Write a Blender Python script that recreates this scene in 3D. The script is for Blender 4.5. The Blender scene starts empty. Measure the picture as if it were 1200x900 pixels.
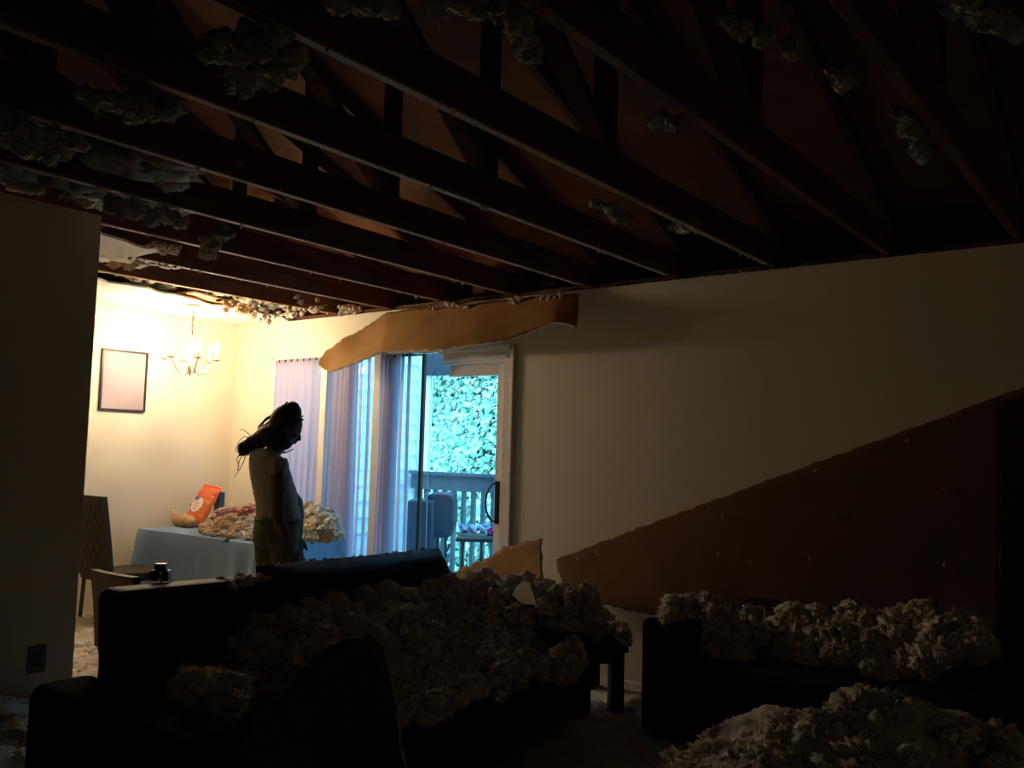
import bpy, bmesh, math, random
import numpy as np
from mathutils import Vector, Matrix
random.seed(7); rng = np.random.default_rng(7)
sc = bpy.context.scene

# ---------------------------------------------------------------- camera, world, exposure
FPX, PITCH, ROLL, CAMZ = 1044.0, math.radians(4.49), 0.027, 1.40
FW = Vector((0, math.cos(PITCH), math.sin(PITCH)))
R0, U0 = Vector((1, 0, 0)), Vector((0, -math.sin(PITCH), math.cos(PITCH)))
UP = U0*math.cos(ROLL) - R0*math.sin(ROLL)
RT = R0*math.cos(ROLL) + U0*math.sin(ROLL)
CAM = Vector((0, 0, CAMZ))
cd = bpy.data.cameras.new('camera'); cam = bpy.data.objects.new('camera', cd); sc.collection.objects.link(cam)
cd.sensor_width = 36; cd.lens = 36*FPX/1200; cd.clip_start = 0.02; cd.clip_end = 200
cam.matrix_world = Matrix(((RT.x, UP.x, -FW.x, CAM.x), (RT.y, UP.y, -FW.y, CAM.y), (RT.z, UP.z, -FW.z, CAM.z), (0, 0, 0, 1)))
sc.camera = cam
sc.view_settings.view_transform = 'Standard'; sc.view_settings.look = 'None'
sc.view_settings.gamma = 1.0; sc.view_settings.use_curve_mapping = False
sc.view_settings.exposure = 0.0
LAMP_STRENGTH, LAMP_COL = 540.0, (1.0, 0.77, 0.50)
SKY_STRENGTH = 5.8
w = bpy.data.worlds.new('sky'); sc.world = w; w.use_nodes = True
wn = w.node_tree.nodes; bg = wn['Background']
tc = wn.new('ShaderNodeTexCoord'); sp = wn.new('ShaderNodeSeparateXYZ'); cr = wn.new('ShaderNodeValToRGB')
w.node_tree.links.new(tc.outputs['Generated'], sp.inputs[0]); w.node_tree.links.new(sp.outputs['Z'], cr.inputs[0])
cr.color_ramp.elements[0].color = (0.30, 0.70, 0.95, 1); cr.color_ramp.elements[0].position = 0.0
cr.color_ramp.elements[1].color = (0.22, 0.62, 1.0, 1); cr.color_ramp.elements[1].position = 0.6
w.node_tree.links.new(cr.outputs[0], bg.inputs[0]); bg.inputs[1].default_value = SKY_STRENGTH
sc.cycles.max_bounces = 10; sc.cycles.diffuse_bounces = 6; sc.cycles.transparent_max_bounces = 24
sc.cycles.sample_clamp_indirect = 6.0
try:
    sc.cycles.use_denoising = True
    sc.cycles.denoiser = 'OPENIMAGEDENOISE'
except Exception: pass

# ---------------------------------------------------------------- pixel -> place
def ray(px, py): return (FW*FPX + RT*(px-600) - UP*(py-450)).normalized()
def at_z(px, py, z):
    r = ray(px, py); return CAM + r*((z-CAMZ)/r.z)
def at_y(px, py, y):
    r = ray(px, py); return CAM + r*(y/r.y)
CA, CB = at_z(316, 379, 2.44), at_z(1200, 284.5, 2.44)
WU = (CB-CA).normalized(); WO = Vector((-WU.y, WU.x, 0))
if WO.dot(CA) < 0: WO = -WO
W0 = Vector((CA.x, CA.y, 0))
def W(s, d, z): return W0 + WU*s + WO*d + Vector((0, 0, z))       # s along the window wall, d outwards
def on_w(px, py, off=0.0):                                        # on a plane parallel to the window wall, off metres into the room
    r = ray(px, py); p0 = W0 - WO*off
    return CAM + r*((p0-CAM).dot(WO)/r.dot(WO))
def sd(p): q = Vector(p)-W0; return q.dot(WU), q.dot(WO)

# ---------------------------------------------------------------- materials
def mat(name, col, rough=0.8, noise=None, bump=None, metal=0.0, spec=0.3, col2=None, emit=None, trans=0.0, sheen=0.0):
    m = bpy.data.materials.new(name); m.use_nodes = True
    nt = m.node_tree; b = nt.nodes['Principled BSDF']
    b.inputs['Base Color'].default_value = (*col, 1); b.inputs['Roughness'].default_value = rough
    b.inputs['Metallic'].default_value = metal; b.inputs['Specular IOR Level'].default_value = spec
    if sheen: b.inputs['Sheen Weight'].default_value = sheen
    if emit: b.inputs['Emission Color'].default_value = (*emit[0], 1); b.inputs['Emission Strength'].default_value = emit[1]
    t = nt.nodes.new('ShaderNodeTexCoord')
    if col2:
        n = nt.nodes.new('ShaderNodeTexNoise'); n.inputs['Scale'].default_value = noise or 5; n.inputs['Detail'].default_value = 6
        r = nt.nodes.new('ShaderNodeValToRGB'); r.color_ramp.elements[0].position = 0.35; r.color_ramp.elements[1].position = 0.68
        r.color_ramp.elements[0].color = (*col, 1); r.color_ramp.elements[1].color = (*col2, 1)
        nt.links.new(t.outputs['Object'], n.inputs['Vector']); nt.links.new(n.outputs['Fac'], r.inputs[0]); nt.links.new(r.outputs[0], b.inputs['Base Color'])
    if bump:
        n = nt.nodes.new('ShaderNodeTexNoise'); n.inputs['Scale'].default_value = bump[0]; n.inputs['Detail'].default_value = 5
        k = nt.nodes.new('ShaderNodeBump'); k.inputs['Strength'].default_value = bump[1]; k.inputs['Distance'].default_value = bump[2]
        nt.links.new(t.outputs['Object'], n.inputs['Vector']); nt.links.new(n.outputs['Fac'], k.inputs['Height']); nt.links.new(k.outputs[0], b.inputs['Normal'])
    return m
def wood(name, c1, c2, scale=3, rough=0.75):
    m = mat(name, c1, rough); nt = m.node_tree; b = nt.nodes['Principled BSDF']
    t = nt.nodes.new('ShaderNodeTexCoord'); mp = nt.nodes.new('ShaderNodeMapping'); mp.inputs['Scale'].default_value = (1, 1, 12)
    n = nt.nodes.new('ShaderNodeTexNoise'); n.inputs['Scale'].default_value = scale; n.inputs['Detail'].default_value = 8
    r = nt.nodes.new('ShaderNodeValToRGB'); r.color_ramp.elements[0].color = (*c1, 1); r.color_ramp.elements[1].color = (*c2, 1)
    r.color_ramp.elements[0].position = .35; r.color_ramp.elements[1].position = .65
    nt.links.new(t.outputs['Object'], mp.inputs[0]); nt.links.new(mp.outputs[0], n.inputs['Vector']); nt.links.new(n.outputs['Fac'], r.inputs[0]); nt.links.new(r.outputs[0], b.inputs['Base Color'])
    return m
def glass_mat(name, tint=(0.85, 0.95, 1.0)):
    m = bpy.data.materials.new(name); m.use_nodes = True; nt = m.node_tree; nt.nodes.clear()
    o = nt.nodes.new('ShaderNodeOutputMaterial'); mx = nt.nodes.new('ShaderNodeMixShader'); tr = nt.nodes.new('ShaderNodeBsdfTransparent')
    g = nt.nodes.new('ShaderNodeBsdfGlossy'); f = nt.nodes.new('ShaderNodeValue'); f.outputs[0].default_value = 0.05
    tr.inputs[0].default_value = (*tint, 1); g.inputs['Roughness'].default_value = 0.02
    nt.links.new(f.outputs[0], mx.inputs[0]); nt.links.new(tr.outputs[0], mx.inputs[1]); nt.links.new(g.outputs[0], mx.inputs[2]); nt.links.new(mx.outputs[0], o.inputs[0])
    return m
def translucent(name, col, fac=0.45):
    m = bpy.data.materials.new(name); m.use_nodes = True; nt = m.node_tree; nt.nodes.clear()
    o = nt.nodes.new('ShaderNodeOutputMaterial'); mx = nt.nodes.new('ShaderNodeMixShader'); d = nt.nodes.new('ShaderNodeBsdfDiffuse'); t = nt.nodes.new('ShaderNodeBsdfTranslucent')
    d.inputs[0].default_value = (*col, 1); t.inputs[0].default_value = (*col, 1); mx.inputs[0].default_value = fac
    nt.links.new(d.outputs[0], mx.inputs[1]); nt.links.new(t.outputs[0], mx.inputs[2]); nt.links.new(mx.outputs[0], o.inputs[0])
    return m
M = dict(
    paint=mat('cream wall paint', (0.70, 0.64, 0.52), 0.85, bump=(180, .15, .002)),
    ceil=mat('ceiling texture', (0.80, 0.76, 0.68), 0.9, bump=(90, .3, .004)),
    trimw=mat('white trim paint', (0.78, 0.72, 0.66), 0.45),
    carpet=mat('beige carpet', (0.30, 0.25, 0.18), 0.95, noise=30, col2=(0.38, 0.32, 0.24), bump=(300, .5, .004)),
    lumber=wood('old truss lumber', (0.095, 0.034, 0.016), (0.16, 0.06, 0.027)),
    deckwood=mat('roof deck plywood', (0.20, 0.075, 0.025), 0.8, noise=4, col2=(0.30, 0.12, 0.04), bump=(20, .2, .004)),
    pale=mat('bright orange wood', (0.72, 0.42, 0.18), 0.7, noise=5, col2=(0.62, 0.34, 0.14)),
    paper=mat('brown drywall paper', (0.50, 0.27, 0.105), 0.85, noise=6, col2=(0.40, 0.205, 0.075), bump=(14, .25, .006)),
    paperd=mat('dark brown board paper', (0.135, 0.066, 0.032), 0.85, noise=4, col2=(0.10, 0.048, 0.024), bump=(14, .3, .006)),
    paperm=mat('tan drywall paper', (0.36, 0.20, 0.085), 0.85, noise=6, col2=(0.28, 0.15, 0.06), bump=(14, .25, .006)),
    strip=wood('lamp-lit lumber underside', (0.30, 0.21, 0.14), (0.40, 0.29, 0.20)),  # paler than the truss lumber: lamp light on the undersides, as colour
    gyp=mat('gypsum core', (0.62, 0.55, 0.44), 0.95, bump=(60, .6, .004)),
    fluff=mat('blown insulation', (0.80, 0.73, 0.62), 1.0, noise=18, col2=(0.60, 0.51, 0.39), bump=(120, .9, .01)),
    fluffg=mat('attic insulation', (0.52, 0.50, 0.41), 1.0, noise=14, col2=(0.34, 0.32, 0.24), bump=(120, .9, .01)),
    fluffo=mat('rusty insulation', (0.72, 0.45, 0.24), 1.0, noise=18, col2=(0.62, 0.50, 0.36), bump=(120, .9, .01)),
    blackfab=mat('black upholstery fabric', (0.007, 0.006, 0.007), 0.95, spec=0.02),
    leather=mat('black leather', (0.008, 0.007, 0.008), 0.6, bump=(40, .5, .006), spec=0.12),
    blackw=mat('black painted wood', (0.012, 0.011, 0.012), 0.5),
    cushion=mat('dark brown upholstery', (0.035, 0.024, 0.017), 0.6),
    bronze=mat('dark bronze metal', (0.05, 0.035, 0.03), 0.4, metal=0.6),
    cloth=mat('light blue tablecloth', (0.17, 0.30, 0.46), 0.85, bump=(350, .3, .002), sheen=0.2),
    frame=mat('black picture frame', (0.02, 0.012, 0.015), 0.35),
    art=mat('mauve print', (0.30, 0.24, 0.27), 0.5, noise=2.5, col2=(0.40, 0.34, 0.36)),
    brass=mat('pale brass', (0.80, 0.66, 0.44), 0.3, metal=0.7),
    candle=mat('ivory candle sleeve', (0.9, 0.85, 0.75), 0.5),
    bulb=mat('lit bulb', (1, .9, .75), 0.5, emit=(LAMP_COL, LAMP_STRENGTH)),
    skin=mat('brown skin', (0.035, 0.018, 0.012), 0.5, spec=.25),
    hair=mat('black hair', (0.010, 0.006, 0.004), 0.6, spec=.15),
    shirt=mat('grey cotton shirt', (0.15, 0.13, 0.115), 0.9, bump=(12, .6, .02)),
    jeans=mat('olive denim', (0.050, 0.052, 0.030), 0.9, noise=20, col2=(0.036, 0.038, 0.022)),
    stitch=mat('faded stitching', (0.10, 0.10, 0.07), 0.9),
    bagred=mat('orange foil bag', (0.62, 0.085, 0.018), 0.35, noise=6, col2=(0.58, 0.17, 0.04), bump=(9, .5, .02), spec=.6),
    bagedge=mat('red foil seal', (0.80, 0.05, 0.02), 0.25, spec=.6),
    white=mat('white print', (0.80, 0.78, 0.74), 0.5),
    blue=mat('blue print', (0.10, 0.14, 0.38), 0.5),
    green=mat('green print', (0.08, 0.22, 0.06), 0.5),
    redink=mat('red print', (0.75, 0.10, 0.08), 0.5),
    bread=mat('bread in clear bag', (0.40, 0.21, 0.085), 0.4, noise=14, col2=(0.50, 0.32, 0.17), bump=(20, .4, .01)),
    redbag=mat('red and white plastic bag', (0.62, 0.50, 0.44), 0.3, noise=5, col2=(0.60, 0.10, 0.06), bump=(25, .6, .02), spec=.6),
    siding=mat('white siding', (0.92, 0.92, 0.90), 0.6),
    deckp=mat('deck boards', (0.80, 0.80, 0.78), 0.8),
    rail=mat('weathered rail', (0.12, 0.15, 0.17), 0.8, noise=6, col2=(0.17, 0.20, 0.21)),
    soffit=mat('grey soffit', (0.05, 0.055, 0.075), 0.8),
    grillm=mat('blue black grill enamel', (0.022, 0.034, 0.055), 0.6),
    ground=mat('pale ground', (0.72, 0.74, 0.70), 0.9, noise=3, col2=(0.50, 0.60, 0.48)),
    magenta=mat('magenta cloth', (0.55, 0.04, 0.22), 0.7),
    glass=glass_mat('window glass'),
    vane=translucent('vertical blind vane', (0.74, 0.70, 0.78), .6),
    plastic=mat('outlet plastic', (0.16, 0.13, 0.10), 0.4),
    blackp=mat('black plastic', (0.012, 0.012, 0.014), 0.35, spec=.6),
    blueglint=mat('blue glint colour', (0.12, 0.16, 0.5), 0.08, spec=.9),  # colour of the highlight on the small device
)
def leafmat():
    m = bpy.data.materials.new('ivy leaves'); m.use_nodes = True; nt = m.node_tree; b = nt.nodes['Principled BSDF']
    g = nt.nodes.new('ShaderNodeNewGeometry'); r = nt.nodes.new('ShaderNodeValToRGB')
    e = r.color_ramp.elements; e[0].color = (0.06, 0.36, 0.20, 1); e[1].color = (0.86, 0.90, 0.74, 1); e[1].position = .8
    nt.links.new(g.outputs['Random Per Island'], r.inputs[0]); nt.links.new(r.outputs[0], b.inputs['Base Color']); b.inputs['Roughness'].default_value = .5
    return m
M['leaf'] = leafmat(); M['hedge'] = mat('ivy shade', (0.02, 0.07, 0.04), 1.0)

# ---------------------------------------------------------------- object helpers
ORG = {}
def tag(o, label=None, cat=None, group=None, kind=None):
    if label: o['label'] = label
    if cat: o['category'] = cat
    if group: o['group'] = group
    if kind: o['kind'] = kind
    return o
def thing(name, label, cat, loc, group=None):
    o = bpy.data.objects.new(name, None); o.empty_display_size = .05; sc.collection.objects.link(o); o.location = loc; ORG[o] = Vector(loc)
    return tag(o, label, cat, group)
def link_mesh(name, V, F, ms, parent=None, smooth=False, fm=None):
    V = np.asarray(V, dtype=float).reshape(-1, 3)
    if parent is not None: org = ORG[parent]
    else:
        lo, hi = V.min(0), V.max(0); org = Vector(((lo[0]+hi[0])/2, (lo[1]+hi[1])/2, lo[2]))
    me = bpy.data.meshes.new(name); me.from_pydata((V-np.array(org)).tolist(), [], F); me.validate()
    for m in (ms if isinstance(ms, (list, tuple)) else [ms]): me.materials.append(m)
    if fm is not None and len(fm) == len(me.polygons): me.polygons.foreach_set('material_index', fm)
    bm = bmesh.new(); bm.from_mesh(me)
    if len(bm.verts) < 60000: bmesh.ops.recalc_face_normals(bm, faces=bm.faces)
    bm.to_mesh(me); bm.free()
    if smooth: me.polygons.foreach_set('use_smooth', [True]*len(me.polygons))
    me.update()
    o = bpy.data.objects.new(name, me); sc.collection.objects.link(o)
    if parent is not None: o.parent = parent; ORG[o] = Vector(org)
    else: o.location = org; ORG[o] = Vector(org)
    return o
class MB:
    def __init__(s): s.V = []; s.F = []; s.FM = []; s.cm = 0
    def add(s, V, F):
        n = len(s.V); s.V += [tuple(v) for v in V]; s.F += [tuple(i+n for i in f) for f in F]; s.FM += [s.cm]*len(F); return s
    def hexa(s, c): return s.add(c, [(0, 3, 2, 1), (4, 5, 6, 7), (0, 1, 5, 4), (1, 2, 6, 5), (2, 3, 7, 6), (3, 0, 4, 7)])
    def box(s, lo, hi, f=lambda x, y, z: Vector((x, y, z))):
        a, b = lo, hi
        return s.hexa([f(a[0], a[1], a[2]), f(b[0], a[1], a[2]), f(b[0], b[1], a[2]), f(a[0], b[1], a[2]), f(a[0], a[1], b[2]), f(b[0], a[1], b[2]), f(b[0], b[1], b[2]), f(a[0], b[1], b[2])])
    def wbox(s, s0, s1, d0, d1, z0, z1): return s.box((s0, d0, z0), (s1, d1, z1), W)
    def bar(s, a, b, wx, wy, up=Vector((0, 0, 1))):
        a, b = Vector(a), Vector(b); t = (b-a).normalized(); x = t.cross(up)
        if x.length < 1e-4: x = Vector((1, 0, 0))
        x.normalize(); y = x.cross(t).normalized(); x = x*wx/2; y = y*wy/2
        return s.hexa([a-x-y, a+x-y, a+x+y, a-x+y, b-x-y, b+x-y, b+x+y, b-x+y])
    def tube(s, P, r, n=8, cap=True):
        P = [Vector(p) for p in P]; rr = r if isinstance(r, (list, tuple)) else [r]*len(P); V = []; F = []
        px = None
        for i, p in enumerate(P):
            t = (P[min(i+1, len(P)-1)]-P[max(i-1, 0)]).normalized()
            if px is None: px = t.cross(Vector((0, 0, 1))) if abs(t.z) < .9 else t.cross(Vector((1, 0, 0)))
            px = (px - t*px.dot(t)).normalized(); py = t.cross(px)
            for k in range(n):
                a = 2*math.pi*k/n; V.append(p + px*math.cos(a)*rr[i] + py*math.sin(a)*rr[i])
        for i in range(len(P)-1):
            for k in range(n): F.append((i*n+k, i*n+(k+1) % n, (i+1)*n+(k+1) % n, (i+1)*n+k))
        if cap: F.append(tuple(range(n))[::-1]); F.append(tuple((len(P)-1)*n+k for k in range(n)))
        return s.add(V, F)
    def loft(s, rings, n=16):                      # rings: (centre, half-axis vector a, half-axis vector b)
        V = []; F = []
        for c, a, b in rings:
            for k in range(n):
                t = 2*math.pi*k/n; V.append(Vector(c)+Vector(a)*math.cos(t)+Vector(b)*math.sin(t))
        for i in range(len(rings)-1):
            for k in range(n): F.append((i*n+k, i*n+(k+1) % n, (i+1)*n+(k+1) % n, (i+1)*n+k))
        F.append(tuple(range(n))[::-1]); F.append(tuple((len(rings)-1)*n+k for k in range(n)))
        return s.add(V, F)
    def ell(s, c, r, n=12, rot=None):
        c = Vector(c); V = []; F = []
        for i in range(n+1):
            th = math.pi*i/n
            for k in range(2*n):
                a = math.pi*k/n; v = Vector((r[0]*math.sin(th)*math.cos(a), r[1]*math.sin(th)*math.sin(a), r[2]*math.cos(th)))
                V.append(c + (rot @ v if rot else v))
        m = 2*n
        for i in range(n):
            for k in range(m): F.append((i*m+k, (i+1)*m+k, (i+1)*m+(k+1) % m, i*m+(k+1) % m))
        return s.add(V, F)
    def build(s, name, ms, parent=None, smooth=False, bevel=0, seg=2, remesh=0, sub=0):
        o = link_mesh(name, s.V, s.F, ms, parent, smooth, s.FM)
        if remesh:
            k = o.modifiers.new('r', 'REMESH'); k.mode = 'VOXEL'; k.voxel_size = remesh; k.use_smooth_shade = True
            k = o.modifiers.new('s', 'SMOOTH'); k.factor = .5; k.iterations = 4
        if bevel:
            k = o.modifiers.new('b', 'BEVEL'); k.width = bevel; k.segments = seg; k.limit_method = 'ANGLE'
        if sub: k = o.modifiers.new('u', 'SUBSURF'); k.levels = sub; k.render_levels = sub
        return o
def struct(o): o['kind'] = 'structure'; return o

# ---------------------------------------------------------------- vector noise
_perm = rng.permutation(256); _perm = np.concatenate([_perm, _perm, _perm]); _g = rng.normal(size=(256, 3)); _g /= np.linalg.norm(_g, axis=1)[:, None]
def pn(P):
    P = np.asarray(P, float); I = np.floor(P).astype(int); f = P-I; I &= 255; u = f*f*f*(f*(f*6-15)+10); out = np.zeros(len(P))
    for dx in (0, 1):
        for dy in (0, 1):
            for dz in (0, 1):
                h = _perm[_perm[_perm[(I[:, 0]+dx) & 255]+((I[:, 1]+dy) & 255)]+((I[:, 2]+dz) & 255)]
                d = f-np.array([dx, dy, dz]); wgt = (u[:, 0] if dx else 1-u[:, 0])*(u[:, 1] if dy else 1-u[:, 1])*(u[:, 2] if dz else 1-u[:, 2])
                out += wgt*(_g[h]*d).sum(1)
    return out
def billow(P, oct=4, sc_=1.0):
    o = np.zeros(len(P)); a = 1.0; f = sc_
    for i in range(oct): o += a*(1-np.abs(pn(P*f+17.3*i))*2.4); a *= .55; f *= 2.1
    return o
def ico(sub):
    bm = bmesh.new(); bmesh.ops.create_icosphere(bm, subdivisions=sub, radius=1); V = np.array([v.co[:] for v in bm.verts]); F = np.array([[v.index for v in f.verts] for f in bm.faces]); bm.free(); return V, F
PROTO = {}
for lv in (3, 4, 5):
    V, F = ico(lv); L = []
    for k in range(6):
        o = np.array([k*9.1, k*3.3, 5.0])
        r = 0.62 + .38*pn(V*1.2+o) - .34*np.abs(pn(V*2.4+o)) - .26*np.abs(pn(V*5+o)) + .16*pn(V*9+o) + .16*pn(V*17+o)
        if lv > 3: r += .14*pn(V*33+o)
        D = V*r[:, None]; D += .11*np.stack([pn(V*4+o+31), pn(V*4+o+57), pn(V*4+o+91)], 1) + .08*np.stack([pn(V*12+o+31), pn(V*12+o+57), pn(V*12+o+91)], 1)
        L.append(D)
    PROTO[lv] = (L, F)
def rotm():
    q = rng.normal(size=4); q /= np.linalg.norm(q); a, b, c, d = q
    return np.array([[1-2*(c*c+d*d), 2*(b*c-a*d), 2*(b*d+a*c)], [2*(b*c+a*d), 1-2*(b*b+d*d), 2*(c*d-a*b)], [2*(b*d-a*c), 2*(c*d+a*b), 1-2*(b*b+c*c)]])
def fluff_arrays(blobs):                             # blobs: (centre, (rx, ry, rz), level)
    Vs, Fs, n = [], [], 0
    for c, r, lv in blobs:
        L, F = PROTO[lv]; D = (L[rng.integers(6)]*rng.uniform(.7, 1.45, 3)) @ rotm().T
        r_ = np.asarray(r, float); O = D*r_; D = O + np.asarray(c, float); nv_ = len(D)
        K = 260 if lv > 3 else 90; b = rng.integers(nv_, size=K); u = O[b]/np.maximum(1e-6, np.linalg.norm(O[b], axis=1))[:, None]
        q = u + rng.normal(size=(K, 3))*.75; L_ = rng.uniform(.004, .016, K)[:, None]*min(1.0, r_.mean()/.05)
        tip = D[b]+q*L_; sd_ = D[b]+rng.normal(size=(K, 3))*.0011
        D = np.concatenate([D, tip, sd_]); F = np.concatenate([F, np.stack([b, nv_+np.arange(K), nv_+K+np.arange(K)], 1)])
        Vs.append(D); Fs.append(F+n); n += len(D)
    return np.concatenate(Vs), np.concatenate(Fs)
def link_np(name, V, F, ms, parent=None, smooth=True):
    if parent is not None: org = np.array(ORG[parent])
    else: org = np.array([(V[:, 0].min()+V[:, 0].max())/2, (V[:, 1].min()+V[:, 1].max())/2, V[:, 2].min()])
    me = bpy.data.meshes.new(name); me.vertices.add(len(V)); me.vertices.foreach_set('co', (V-org).astype(np.float32).ravel())
    k = F.shape[1]; me.loops.add(F.size); me.loops.foreach_set('vertex_index', F.astype(np.int32).ravel())
    me.polygons.add(len(F)); me.polygons.foreach_set('loop_start', np.arange(0, F.size, k, dtype=np.int32)); me.polygons.foreach_set('loop_total', np.full(len(F), k, dtype=np.int32))
    me.materials.append(ms); me.update(calc_edges=True); me.polygons.foreach_set('use_smooth', np.full(len(F), smooth))
    o = bpy.data.objects.new(name, me); sc.collection.objects.link(o); ORG[o] = Vector(org)
    if parent is not None: o.parent = parent
    else: o.location = org
    return o
def fluff(name, blobs, m, label=None, cat=None, group=None, kind=None, parent=None):
    V, F = fluff_arrays(blobs); o = link_np(name, V, F, m, parent)
    return tag(o, label, cat, group, kind)

def sheet(name, top, bot, ms, nx=40, ny=10, thick=.013, jag=.012, wav=.01, ends=.5, parent=None, fn=on_w, seed=0):
    """board between an upper and a lower polyline of (px, py, off)"""
    def samp(L, t):
        P = [fn(*p) for p in L]; d = [0]
        for a, b in zip(P, P[1:]): d.append(d[-1]+(b-a).length)
        x = t*d[-1]
        for i in range(len(P)-1):
            if x <= d[i+1] or i == len(P)-2:
                k = (x-d[i])/max(1e-6, d[i+1]-d[i]); return P[i].lerp(P[i+1], min(1, max(0, k)))
    V = []
    for j in range(ny+1):
        for i in range(nx+1):
            a, b = samp(top, i/nx), samp(bot, i/nx); V.append(a.lerp(b, j/ny))
    V = np.array([v[:] for v in V]); nrm = np.array(WO)
    e = np.array([[(i in (0, nx)) or (j in (0, ny)) for i in range(nx+1)] for j in range(ny+1)]).ravel()
    off = V*25+seed; jv = np.stack([pn(off), pn(off+40), pn(off+80)], 1)*jag*2.2
    V[e] += jv[e]
    V += nrm[None, :]*(pn(V*3.1+seed)*wav*2)[:, None]
    F = [(j*(nx+1)+i, j*(nx+1)+i+1, (j+1)*(nx+1)+i+1, (j+1)*(nx+1)+i) for j in range(ny) for i in range(nx)]
    o = link_mesh(name, V, F, ms, parent, smooth=True)
    k = o.modifiers.new('t', 'SOLIDIFY'); k.thickness = thick; k.offset = 0; k.material_offset_rim = 1; k.use_even_offset = False
    return o
# ================================================================ THE SETTING
SX0, SX1, DR = -0.45, 8.0, -8.0
WH = 2.44
OP0, OP1, OPT = 0.06, 2.56, 2.06
def wallbox(name, boxes, m=None):
    b = MB()
    for x in boxes: b.wbox(*x)
    return struct(b.build(name, m or M['paint']))
wallbox('wall_front', [(SX0-.12, OP0, 0, .12, 0, WH), (OP1, SX1+.12, 0, .12, 0, WH), (OP0, 1.98, 0, .12, 2.15, WH), (1.98, OP1, 0, .12, OPT, WH)])
wallbox('wall_left', [(SX0-.12, SX0, DR, 0, 0, WH)])
wallbox('wall_partition', [(2.07, 2.19, DR, -2.62, 0, WH)])
wallbox('wall_dining', [(SX0, 2.07, -4.92, -4.8, 0, WH)])
wallbox('wall_right', [(SX1, SX1+.12, DR, 0, 0, WH)])
wallbox('wall_rear', [(SX0-.12, SX1+.12, DR-.12, DR, 0, WH)])
wallbox('floor', [(SX0-.12, SX1+.12, DR-.12, .12, -.1, 0)], M['carpet'])
wallbox('trim_1', [(SX0-.12, SX1+.12, .05, .14, WH, WH+.04)], M['lumber'])
wallbox('baseboard_front', [(OP1+.09, SX1, -.014, 0, 0, .10)], M['trimw'])
wallbox('baseboard_left', [(SX0, SX0+.014, -4.8, 0, 0, .10), ], M['trimw'])
wallbox('baseboard_partition', [(2.19, 2.204, DR, -2.62, 0, .10)], M['trimw'])

# torn dining ceiling
edge = [(330, 372.5), (318, 371), (306, 370), (298, 371), (290, 366), (284, 364), (272, 362), (262, 360), (250, 358), (240, 356.5), (228, 352.5), (215, 349), (205, 346), (194, 344), (184, 342), (172, 338), (160, 337), (150, 334.5), (138, 333), (126, 331), (116, 328), (106, 325)]
pts = [at_z(x+random.uniform(-1.5, 1.5), y+random.uniform(-.8, .8), WH) for x, y in edge]
poly = [W(SX0, 0, WH), W(.25, 0, WH)] + pts + [W(.72, -2.4, WH), W(.70, -3.2, WH), W(.66, -4.8, WH), W(SX0, -4.8, WH)]
def slab(name, poly, m, th=.013, parent=None, matrim=None):
    n = len(poly); up = Vector((0, 0, th))
    return link_mesh(name, [p[:] for p in poly]+[(p+up)[:] for p in poly], [tuple(range(n)), tuple(range(2*n-1, n-1, -1))]+[(i, (i+1) % n, n+(i+1) % n, n+i) for i in range(n)], m, parent)
struct(slab('ceiling', poly, M['ceil']))
frag = [(100, 250), (119, 275), (132, 279), (146, 283), (160, 289), (172, 292), (183, 291), (196, 289), (190, 295), (178, 297), (168, 299), (160, 301), (152, 312), (148, 308), (140, 307), (130, 308), (118, 306), (104, 304)]
tag(slab('ceiling_fragment', [at_z(x, y, WH-.012) for x, y in frag], M['ceil']), 'cream torn ceiling plaster fragment clinging under joists beside the dark partition wall', 'ceiling fragment')

# ridge roof over everything
def roofz(D): return 2.74 + .38*D if D < 5 else 2.74+.38*(10-D)
b = MB()
for D0, D1 in ((-.40, 5), (5, 10.4)):
    z0, z1 = roofz(D0), roofz(D1)
    b.hexa([W(SX0-.6, -D0, z0), W(SX1+.6, -D0, z0), W(SX1+.6, -D1, z1), W(SX0-.6, -D1, z1), W(SX0-.6, -D0, z0+.02), W(SX1+.6, -D0, z0+.02), W(SX1+.6, -D1, z1+.02), W(SX0-.6, -D1, z1+.02)])
struct(b.build('ceiling_roof_deck', M['deckwood']))
b = MB()
for s0 in (SX0-.12, SX1+.09):
    P = [W(s0, .35, 2.40), W(s0, -10.3, 2.40), W(s0, -10.3, 2.70), W(s0, -5, 4.74), W(s0, .35, 2.70)]; Q = [p+WU*.03 for p in P]
    b.add(P+Q, [(0, 1, 2, 3, 4), (9, 8, 7, 6, 5)]+[(i, (i+1) % 5, 5+(i+1) % 5, 5+i) for i in range(5)])
struct(b.build('wall_gable', M['lumber']))
wallbox('trim_2', [(SX0-.6, SX1+.6, .32, .35, 2.40, 2.75), (SX0-.6, SX1+.6, DR-.2, DR-.15, 2.44, 3.9)], M['lumber'])
# porch over the balcony
wallbox('ceiling_porch', [(-1.0, 5.2, .12, .50, 2.40, 2.46), (-1.1, -1.0, .12, .36, 2.40, 2.46), (5.2, 8.7, .12, .36, 2.40, 2.46)], M['soffit'])
wallbox('trim_3', [(-.24, 5.2, 2.16, 2.30, 2.20, 2.62)], M['soffit'])

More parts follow.
